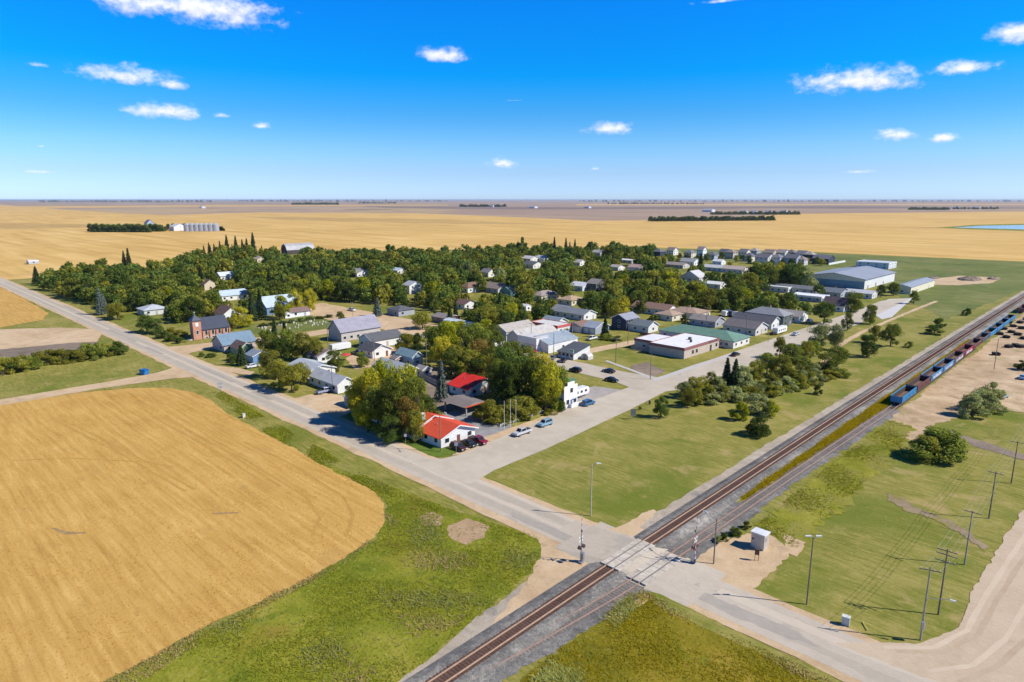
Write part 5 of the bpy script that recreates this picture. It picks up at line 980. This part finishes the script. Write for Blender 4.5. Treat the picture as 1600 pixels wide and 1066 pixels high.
trailer(at(904,620), V_, 7.5, 2.8, 'white camper parked behind the patio of the false-front shop', (.74, .74, .75), 'camper_trailer', 'trailer', 3)
trailer(at(1136,494), V_, 8, 3, 'white camper at the left of the yard behind the twin gables', (.75, .75, .75), 'camper_trailer', 'trailer', 3)
trailer(at(1152,494.5), V_, 8, 3, 'white camper at the right of the yard behind the twin gables', (.75, .75, .75), 'camper_trailer', 'trailer', 3)
# blue dumpster-like bin on the left lawn
bb = empty('waste_bin', at(226, 585), R(20), 'bright blue slope-fronted bin standing on the left lawn', 'bin'); m = MB(); m.prism([(-1.3, .1), (1.0, .1), (1.5, 1.5), (-1.3, 1.7)], 'y', -.9, .9); m.build('body', paint((.02, .20, .52), .5, .1), bb); MB().box(-1.35, 1.3, -.95, .95, 1.72, 1.8).build('lid', paint((.03, .15, .33), .5), bb)

# ------------------------------------------------------------------ gondola wagons
GC = [((.04, .24, .46), 'bright blue gondola wagon at the near end of the row'), ((.16, .06, .05), 'maroon gondola wagon, second in the row'), ((.09, .28, .50), 'blue gondola wagon with white lettering, third in the row'), ((.08, .27, .52), 'blue gondola wagon with white lettering, fourth in the row'), ((.20, .12, .12), 'dull maroon gondola wagon with grey marks, fifth in the row'), ((.42, .03, .06), 'red gondola wagon with white lettering, sixth in the row'), ((.22, .10, .08), 'brown gondola wagon, seventh in the row'), ((.14, .15, .18), 'dark grey gondola wagon, eighth in the row'), ((.10, .34, .55), 'sky blue gondola wagon, ninth in the row'), ((.10, .33, .55), 'sky blue gondola wagon, tenth in the row'), ((.11, .35, .56), 'sky blue gondola wagon, eleventh in the row'), ((.10, .33, .53), 'sky blue gondola wagon, twelfth in the row'), ((.16, .06, .06), 'maroon gondola wagon beyond the gap in the row'), ((.18, .07, .06), 'maroon gondola wagon farthest up the siding')]
v0 = 209.5; INNER_SHADE = paint((.05, .032, .026), .9, .3, .8)  # dark rust with the open wagons' inner shade put into the colour
for i, (col, lab) in enumerate(GC):
    if i == 12: v0 += 26
    Lc = 15.6; c = v0+Lc/2; g = empty('gondola_wagon', (lerp(SIDE, c), c, 0), math.atan2(lerp(SIDE, v0)-lerp(SIDE, v0+Lc), Lc), lab, 'wagon', 'gondola wagons on the siding'); pm = paint(col, .55, .18, .7); y0, y1 = -Lc/2+.3, Lc/2-.3
    MB().box(-1.45, 1.45, y0, y1, .95, 1.1).build('floor', paint((.16, .09, .065), .9, .3, .8), g)
    for s in (-1, 1):
        a, b_ = sorted((1.38*s, 1.48*s)); sd = MB().box(a, b_, y0, y1, .95, 2.65).build('side_wall', pm, g); m = MB()
        for k in range(11): y = y0+(y1-y0)*k/10; q0, q1 = sorted((1.48*s, 1.58*s)); m.box(q0, q1, y-.08, y+.08, .95, 2.6)
        m.box(min(1.36*s, 1.6*s), max(1.36*s, 1.6*s), y0, y1, 2.65, 2.78); m.build('ribs', pm, sd)
        q0, q1 = sorted((1.355*s, 1.378*s)); MB().box(q0, q1, y0+.06, y1-.06, 1.11, 2.6).build('painted_shade', INNER_SHADE, sd)  # added dark skin on the inner side wall, painted as its shade
    for y in (y0, y1):
        ew = MB().box(-1.34, 1.34, y-.05, y+.05, .95, 2.7).build('end_wall', pm, g); t_ = -.075 if y == y1 else .055
        MB().box(-1.3, 1.3, y+t_, y+t_+.02, 1.11, 2.62).build('painted_shade', INNER_SHADE, ew)  # same added skin, shade of the inner end wall put into its colour
    for y in (y0+2, y1-2):
        bg = MB().box(-1.05, 1.05, y-1.1, y+1.1, .45, .7).build('bogie', DKMETAL, g)
        for yy in (y-.85, y+.85):
            for x in (-.75, .75): MB().cyl((x-.07, yy, .57), (x+.07, yy, .57), .42, .42, 12).build('wheel', RUST2, bg)
    if 'lettering' in lab or 'marks' in lab:
        rr = random.Random(i); m = MB()
        for k in range(6): y = -5.2+k*1.75; m.box(1.59, 1.6, y, y+rr.uniform(.8, 1.3), 1.2+rr.uniform(0, .2), 2.2+rr.uniform(-.1, .25))
        m.build('lettering', paint((.62, .64, .68), .7, .3, 2), g)
    v0 += Lc+.75
# stacks of dark old ties in the scrap yard
beam = MB().box(-.13, .13, -1.3, 1.3, 0, .22).mesh('beam', paint((.03, .027, .025), .9, .3, 2)); k = 0
for x, y in ((1562,523),(1572,528),(1580,520),(1590,524),(1596,514),(1568,515),(1583,511),(1594,505),(1600,530),(1610,520),(1556,519),(1576,505),(1604,500),(1576,543),(1586,541),(1594,543),(1556,555)):
    s = empty('tie_stack', at(x, y), random.uniform(-.6, .6), 'heap of blackened old railway ties dumped in the scrap yard', 'tie stack', 'heaps of old ties in the scrap yard')
    for lay in range(5):
        for j in range(5):
            o = link('beam', beam, s, ((j-2)*.42+random.uniform(-.1, .1), random.uniform(-.3, .3), lay*.23) if lay % 2 == 0 else (random.uniform(-.3, .3), (j-2)*.5, lay*.23), (0 if lay % 2 == 0 else R(90))+random.uniform(-.12, .12))

for k, (x, y, r0, h0, lab) in enumerate(((1458,435,7,1.6,'small dark soil heap left of the long one'), (1515,437,14,2.4,'long dark soil heap on the bare ground beyond the cream shed'), (1552,436,7,1.8,'small dark soil heap right of the long one'))):
    m = MB(); n = 14; rr = random.Random(k); rings = [(1, 0), (.78, .45), (.45, .85), (.12, 1)]
    for f, z in rings: m.v += [(f*r0*rr.uniform(.8, 1.15)*math.cos(6.283*i/n)*.6, f*r0*rr.uniform(.8, 1.15)*math.sin(6.283*i/n), z*h0*rr.uniform(.75, 1.2)-(0 if z else .05)) for i in range(n)]
    for a in range(3): m.f += [(a*n+i, a*n+(i+1) % n, (a+1)*n+(i+1) % n, (a+1)*n+i) for i in range(n)]
    m.f.append(tuple(range(3*n, 4*n))); tag(m.build('soil_heap', DARKSOIL, None, at(x, y)), lab, 'soil heap')

# ------------------------------------------------------------------ crossing signals, lights, poles
RW = [paint((.75, .74, .72), .5), paint((.50, .035, .04), .5)]
def signal(pos, rz, label):
    o = empty('crossing_signal', pos, rz, label, 'crossing signal'); MB().box(-.35, .35, -.35, .35, 0, .35).build('base', GALV, o); MB().cyl((0, 0, .35), (0, 0, 5.6), .075, .065, 10).build('mast', GALV, o)
    bx = MB().box(.1, .55, -.35, .35, .6, 1.75).build('gate_mechanism', GALV, o)
    arm = MB().box(.42, .50, .36, .42, .3, .32).build('gate_arm', GALV, o)
    for i in range(16): MB().cyl((.46, .4, 1.1+i*.47), (.46, .4, 1.1+(i+1)*.47), .075-.002*i, .073-.002*i, 6).build('stripe', RW[i % 2], arm)
    MB().box(.3, .62, .3, .5, .35, 1.0).build('counterweight', DKMETAL, o)
    for h in (2.9,):
        for s in (-.45, .45):
            for d in (-1, 1):
                l = MB().cyl((s, .16*d, h), (s, .22*d, h), .33, .33, 16).build('lamp', DKMETAL, o); MB().cyl((s, .22*d, h), (s, .26*d, h), .13, .13, 12).build('lens', paint((.25, .01, .01), .2), l)
    MB().box(-.5, .5, -.03, .03, h-.04, h+.04).build('lamp_bar', DKMETAL, o)
    for a in (45, -45):
        c, s = math.cos(R(a))*.62, math.sin(R(a))*.62; nx, nz = -math.sin(R(a))*.11, math.cos(R(a))*.11; z = 4.25
        m = MB(); y = .1 if a > 0 else .125; m.hull8([(-c-nx, y, z-s-nz), (c-nx, y, z+s-nz), (c+nx, y, z+s+nz), (-c+nx, y, z-s+nz)], [(-c-nx, y+.02, z-s-nz), (c-nx, y+.02, z+s-nz), (c+nx, y+.02, z+s+nz), (-c+nx, y+.02, z-s+nz)]); m.build('crossbuck_blade', RW[0], o)
    MB().cyl((0, 0, 5.6), (0, 0, 5.85), .16, .1, 10).build('bell', DKMETAL, o)
signal(at(908, 880), R(90), 'railway crossing signal with raised striped gate on the wheat side of the tracks'); signal(at(1084, 880), R(-90), 'railway crossing signal with raised striped gate on the cabin side of the tracks')
def lamp_post(pos, h, ang, label, arm=2.0, col=WOODPOLE, two=False):
    o = empty('street_light', pos, 0, label, 'street light'); MB().cyl((0, 0, 0), (0, 0, h), .12, .085, 8).build('pole', col, o)
    for s in ((1, -1) if two else (1,)):
        e = Vector((math.cos(ang)*arm*s, math.sin(ang)*arm*s, h+.25)); MB().cyl((0, 0, h-.4), e, .045, .04, 6).build('arm', GALV, o)
        d = Vector((math.cos(ang)*s, math.sin(ang)*s, 0)); MB().cyl(e, e+d*.85, .15, .11, 8).build('lamp_head', paint((.72, .74, .76), .4), o)
lamp_post(at(1260.4, 944), 10.6, R(44.5), 'lone light pole on the grass right of the crossing', .35, two=True)
lamp_post(at(1115, 881), 8.0, R(170), 'light pole beside the crossing signal nearest the cabin', 1.8)
lamp_post(at(923, 806), 10.2, R(40), 'pale light pole on the lawn above the crossing', .8, paint((.5, .42, .32), .8))
lamp_post(at(688.5, 706), 10.0, R(-10), 'dark street light in front of the motel office', 2.2)
lamp_post(at(1553, 567.5+10), 11, R(100), 'light pole in the scrap yard beside the wagons', .6)
WIRE = paint((.30, .30, .26), .5)
def upole(pos, h, label, arms=(.3,), light=None, rz=0, trans=False):
    o = empty('utility_pole', pos, rz, label, 'utility pole'); MB().cyl((0, 0, 0), (0, 0, h), .13, .09, 8).build('pole', WOODPOLE if random.random() < .7 else paint((.36, .31, .25), .9), o)
    for z in arms:
        a = MB().box(-1.25, 1.25, -.2, -.1, h-z-.06, h-z+.06).build('crossarm', WOODPOLE, o)
        for x in (-1.1, -.45, .45, 1.1): MB().cyl((x, -.15, h-z+.06), (x, -.15, h-z+.26), .045, .045, 6).build('insulator', TRIM, a)
    if light: e = Vector((light, 0, h*.62)); MB().cyl((0, 0, h*.58), e, .04, .035, 6).build('arm', GALV, o); MB().cyl(e, e+Vector((.7, 0, -.05)), .14, .1, 8).build('lamp_head', paint((.72, .74, .76), .4), o)
    if trans: MB().cyl((.0, -.42, h*.18), (.0, -.42, h*.18+1.0), .26, .26, 12).build('transformer', GALV, o)
    return o
PL = [((1466,960), 10.2, (.25, .85, 1.9), 'sturdy utility pole with three crossarms beside the gravel road'), ((1507,882), 9.4, (.2,), 'utility pole with one crossarm, next after the three-armed pole'), ((1545,810), 9.2, (.2,), 'utility pole with one crossarm, second after the three-armed pole'), ((1580,755), 9.2, (.2,), 'utility pole with one crossarm, third after the three-armed pole')]
tops = []
for (a, b_), h, ar_, lab in PL: p = at(a, b_); upole(p, h, lab, ar_); tops.append((p, h))
lp = at(1438, 1000); upole(lp, 10.8, 'utility pole with white transformer and lamp nearest the gravel corner', (.4,), 2.6, R(20), True)
tops.append((at(1606, 712), 9.2)); tops.append((at(1630, 672), 9.2))
for x in (-1.1, -.45, .45, 1.1):
    m = MB()
    for (p, h), (q, g) in zip(tops, tops[1:]):
        prev = None
        for k in range(9):
            f = k/8; w = Vector((p.x+(q.x-p.x)*f+x, p.y+(q.y-p.y)*f-.15, (h+(g-h)*f)+.05-.5*4*f*(1-f)*.5))
            if prev is not None: m.cyl(prev, w, .016, .016, 4, False)
            prev = w
    tag(m.build('power_line', WIRE), 'thin overhead power line, %s of four along the gravel road' % {-1.1: 'first', -.45: 'second', .45: 'third', 1.1: 'fourth'}[x], 'power line', 'overhead lines along the gravel road')
m = MB()
for x in (-1, 0, 1): m.cyl((lp.x+x, lp.y, 10.4), (tops[0][0].x+x, tops[0][0].y-.2, 9.4), .016, .016, 4, False)
tag(m.build('service_wire', WIRE), 'short wires joining the lamp pole and the three-armed pole', 'power line')
for x, y, h, lab in [(513,546,11,'power pole at the left corner of the purple-grey hall'),(667,584,10.5,'power pole right of the two-toned blue house'),(585,565,9,'thin power pole before the black-roofed bungalow'),(865,557,9,'power pole in front of the white store hall'),(894,541,9.5,'power pole behind the dark-roofed corner office'),(962,568,9.5,'thin pole on the lawn left of the beige building'),(1016,593,9,'thin pole at the street corner before the beige building'),(981,538,8,'power pole by the back lane near the navy house'),(1072,512,10,'power pole behind the beige building'),(1103,514,10,'power pole by the green-roofed hall'),(1165,524,9,'power pole before the twin-gabled house'),(1200,535,9,'power pole on the lawn by the black pickup'),(552,505,10,'power pole at the end of the purple-grey hall'),(520,614,9,'power pole before the silver-roofed bungalow'),(830,543,10,'thin pole behind the parapet store'),(426,500,7,'pale power pole by the cemetery hedge')]:
    upole(at(x, y), h, lab, (.3,) if h > 9 else ())
for i, (x, y) in enumerate(((788,671),(797.5,668.5),(806,666))):
    f = empty('flagpole', at(x, y), 0, '%s bare white flagpole by the silver pickup' % ('left', 'middle', 'right')[i], 'flagpole', 'flagpoles on the main street'); MB().cyl((0, 0, 0), (0, 0, 7.6), .06, .04, 8).build('pole', TRIM, f); MB().cyl((0, 0, 7.6), (0, 0, 7.75), .08, .03, 8).build('finial', GALV, f)
rf = empty('rail_fence', at(782, 668), 0, 'low white rail fence behind the flagpoles', 'fence')
for i in range(9): MB().box(-.06, .06, i*2.4-.06, i*2.4+.06, 0, .85).build('post', TRIM, rf)
for z in (.42, .74): MB().box(-.03, .03, 0, 19.2, z, z+.12).build('rail', TRIM, rf)
def sign(pos, h, w, hh, col, label, rz=0, two=False):
    o = empty('road_sign', pos, rz, label, 'sign')
    for x in ((-w*.35, w*.35) if two else (0,)): MB().cyl((x, 0, 0), (x, 0, h), .04, .04, 6).build('post', GALV, o)
    MB().box(-w/2, w/2, -.07, -.045, h-hh, h).build('sign_panel', paint(col, .5), o)
sign(at(634, 694), 2.6, .7, .7, (.6, .6, .6), 'small grey sign on the corner lawn near the motel wing', R(45)); sign(at(713, 711), 3.0, .8, .8, (.35, .36, .4), 'grey-backed sign at the tip of the corner lawn', R(45))
sign(at(989, 655), 2.8, 1.5, 1.8, (.10, .11, .12), 'dark notice board on the lawn beside the main street', R(60), True)
wm_ = empty('highway_marker', at(345, 614), R(45), 'white highway marker cluster on one post beside the wheat', 'sign'); MB().cyl((0, 0, 0), (0, 0, 3.3), .05, .05, 6).build('post', GALV, wm_)
for x, z in ((-.5, 2.5), (.5, 2.6), (-.45, 1.5), (.45, 1.5)): MB().box(x-.36, x+.36, -.08, -.05, z, z+.72).build('sign_panel', TRIM, wm_)
ub = empty('utility_box', at(381, 652.5), 0, 'small cream utility box at the edge of the wheat', 'utility box'); MB().box(-.35, .35, -.35, .35, 0, 1.1).build('cabinet', paint((.66, .62, .5), .6), ub); MB().box(-.4, .4, -.4, .4, 1.1, 1.18).build('lid', paint((.5, .47, .4), .6), ub)
ub = empty('utility_box', at(1321, 976), R(10), 'pale green-grey utility box on the lawn by the highway', 'utility box'); MB().box(-.5, .5, -.35, .35, 0, 1.25).build('cabinet', paint((.52, .54, .48), .6), ub); MB().box(-.54, .54, -.39, .39, 1.25, 1.33).build('lid', paint((.6, .62, .57), .6), ub)
tag(MB().cyl((0, 0, .05), (1.2, -1.6, .1), .07, .07, 6).build('marker_post', paint((.65, .55, .10), .6), None, at(1347, 972)), 'yellow marker pipe leaning in the grass by the utility box', 'marker post')
# signal cabin
sc_ = empty('signal_cabin', at(1193, 862), 0, 'silver metal signal cabin on the gravel pad beside the crossing', 'cabin')
MB().box(-2.3, 0, 0, 1.8, .25, 2.75).build('wall', paint((.50, .47, .42), .45, .1, .8, metal=.2), sc_); MB().box(-2.45, .15, -.15, 1.95, 2.75, 2.92).build('roof', paint((.72, .73, .74), .35), sc_); MB().box(-2.2, -.1, .1, 1.7, 0, .25).build('skid', CONC, sc_)
MB().box(-1.6, -.7, -.05, 0, .35, 2.35).build('door', paint((.46, .43, .38), .4), sc_); MB().cyl((-1.95, 0, 1.7), (-1.95, -.1, 1.7), .17, .17, 12).build('vent', DKMETAL, sc_); MB().box(0, .04, .4, .9, 1.6, 2.2).build('louvre', GALV, sc_)
bx = empty('relay_box', at(1182, 876), R(20), 'rust-brown meter box on posts in front of the signal cabin', 'relay box'); MB().box(-.35, .35, -.2, .2, 1.1, 2.1).build('cabinet', paint((.12, .06, .04), .7), bx)
for x in (-.28, .28): MB().cyl((x, 0, 0), (x, 0, 1.1), .05, .05, 6).build('post', paint((.2, .1, .08), .7), bx)
bn = empty('litter_bin', at(1015, 631.5), 0, 'small black bin at the street edge by the lone lawn tree', 'bin'); MB().cyl((0, 0, 0), (0, 0, 1.0), .28, .34, 12).build('body', DKMETAL, bn); MB().cyl((0, 0, 1.0), (0, 0, 1.15), .36, .2, 12).build('lid', DKMETAL, bn)
pc = empty('green_canopy', at(888, 609), 0, 'small dark green shade canopy behind the false-front shop', 'canopy')
for x in (-5, -.2):
    for y in (.2, 4): MB().cyl((x, y, 0), (x, y, 2.4), .06, .06, 6).build('post', GALV, pc)
m = MB(); m.hull8([(-5.4, -.2, 2.4), (.2, -.2, 2.4), (.2, 4.4, 2.4), (-5.4, 4.4, 2.4)], [(-3.4, 1.9, 3.3), (-1.8, 1.9, 3.3), (-1.8, 2.3, 3.3), (-3.4, 2.3, 3.3)]); m.build('canopy', paint((.05, .16, .10), .7), pc)

# ------------------------------------------------------------------ labels of the trees
ORD = ['leftmost', 'second from left', 'third from left', 'fourth from left', 'fifth from left', 'sixth from left', 'seventh from left', 'eighth from left', 'ninth from left', 'tenth from left', 'eleventh from left', 'twelfth from left']
MARKS += [(at(720, 780), 'the street corner'), (at(1000, 880), 'the level crossing'), (at(1140, 620), 'the park hedge'), (at(1460, 600), 'the first wagons'), (at(90, 570), 'the left lawn'), (at(120, 460), 'the highway bend'), (at(470, 508), 'the cemetery'), (at(370, 400), 'the spruce row'), (at(660, 412), 'the middle wheat edge'), (at(450, 396), 'the barn'), (at(1380, 520), 'the curving path'), (at(1160, 405), 'the new house row'), (at(880, 405), 'the eastern wheat edge')]
groups = {}
for o, h, tone, kind, lab in TREES:
    p = o.location; best = min(MARKS, key=lambda m_: (m_[0]-p).length); a = proj(p); b_ = proj(best[0]); dx, dd = a[0]-b_[0], a[2]-b_[2]; w = 1050*14/b_[2]
    rel = 'left of' if dx < -w else ('right of' if dx > w else ('behind' if dd > 0 else 'in front of'))
    s = next(n_ for n_, lim in SIZES if h >= lim); nn_ = {'broad': 'leafy tree', 'open': 'sparse airy tree', 'bush': 'bush', 'spruce': 'spruce'}[kind]
    groups.setdefault('%s %s %s %s %s' % (s, TONEW[tone], nn_, rel, best[1]), []).append((a[0], o))
for ph, lst in groups.items():
    lst.sort(key=lambda t: t[0])
    for i, (x, o) in enumerate(lst):
        o['label'] = ph if len(lst) == 1 else '%s, %s' % (ph, ORD[i] if i < len(ORD) else 'number %d from left' % (i+1))
        o['group'] = 'town trees' if o['category'] == 'tree' else 'bushes'

# ------------------------------------------------------------------ haze
hz = MB().box(-88000, 88000, -88000, 88000, -1.5, 66).build('haze', BARK); hz.data.materials.clear()
hm_, nt, N, L, o = new_mat('haze_air'); pv = N.new('ShaderNodeVolumePrincipled'); pv.inputs['Color'].default_value = (.72, .84, 1, 1); pv.inputs['Density'].default_value = 2.6e-5; pv.inputs['Anisotropy'].default_value = .1
L.new(pv.outputs[0], o.inputs['Volume']); hz.data.materials.append(hm_); tag(hz, 'thin bluish haze over the plain', 'haze', None, 'stuff')
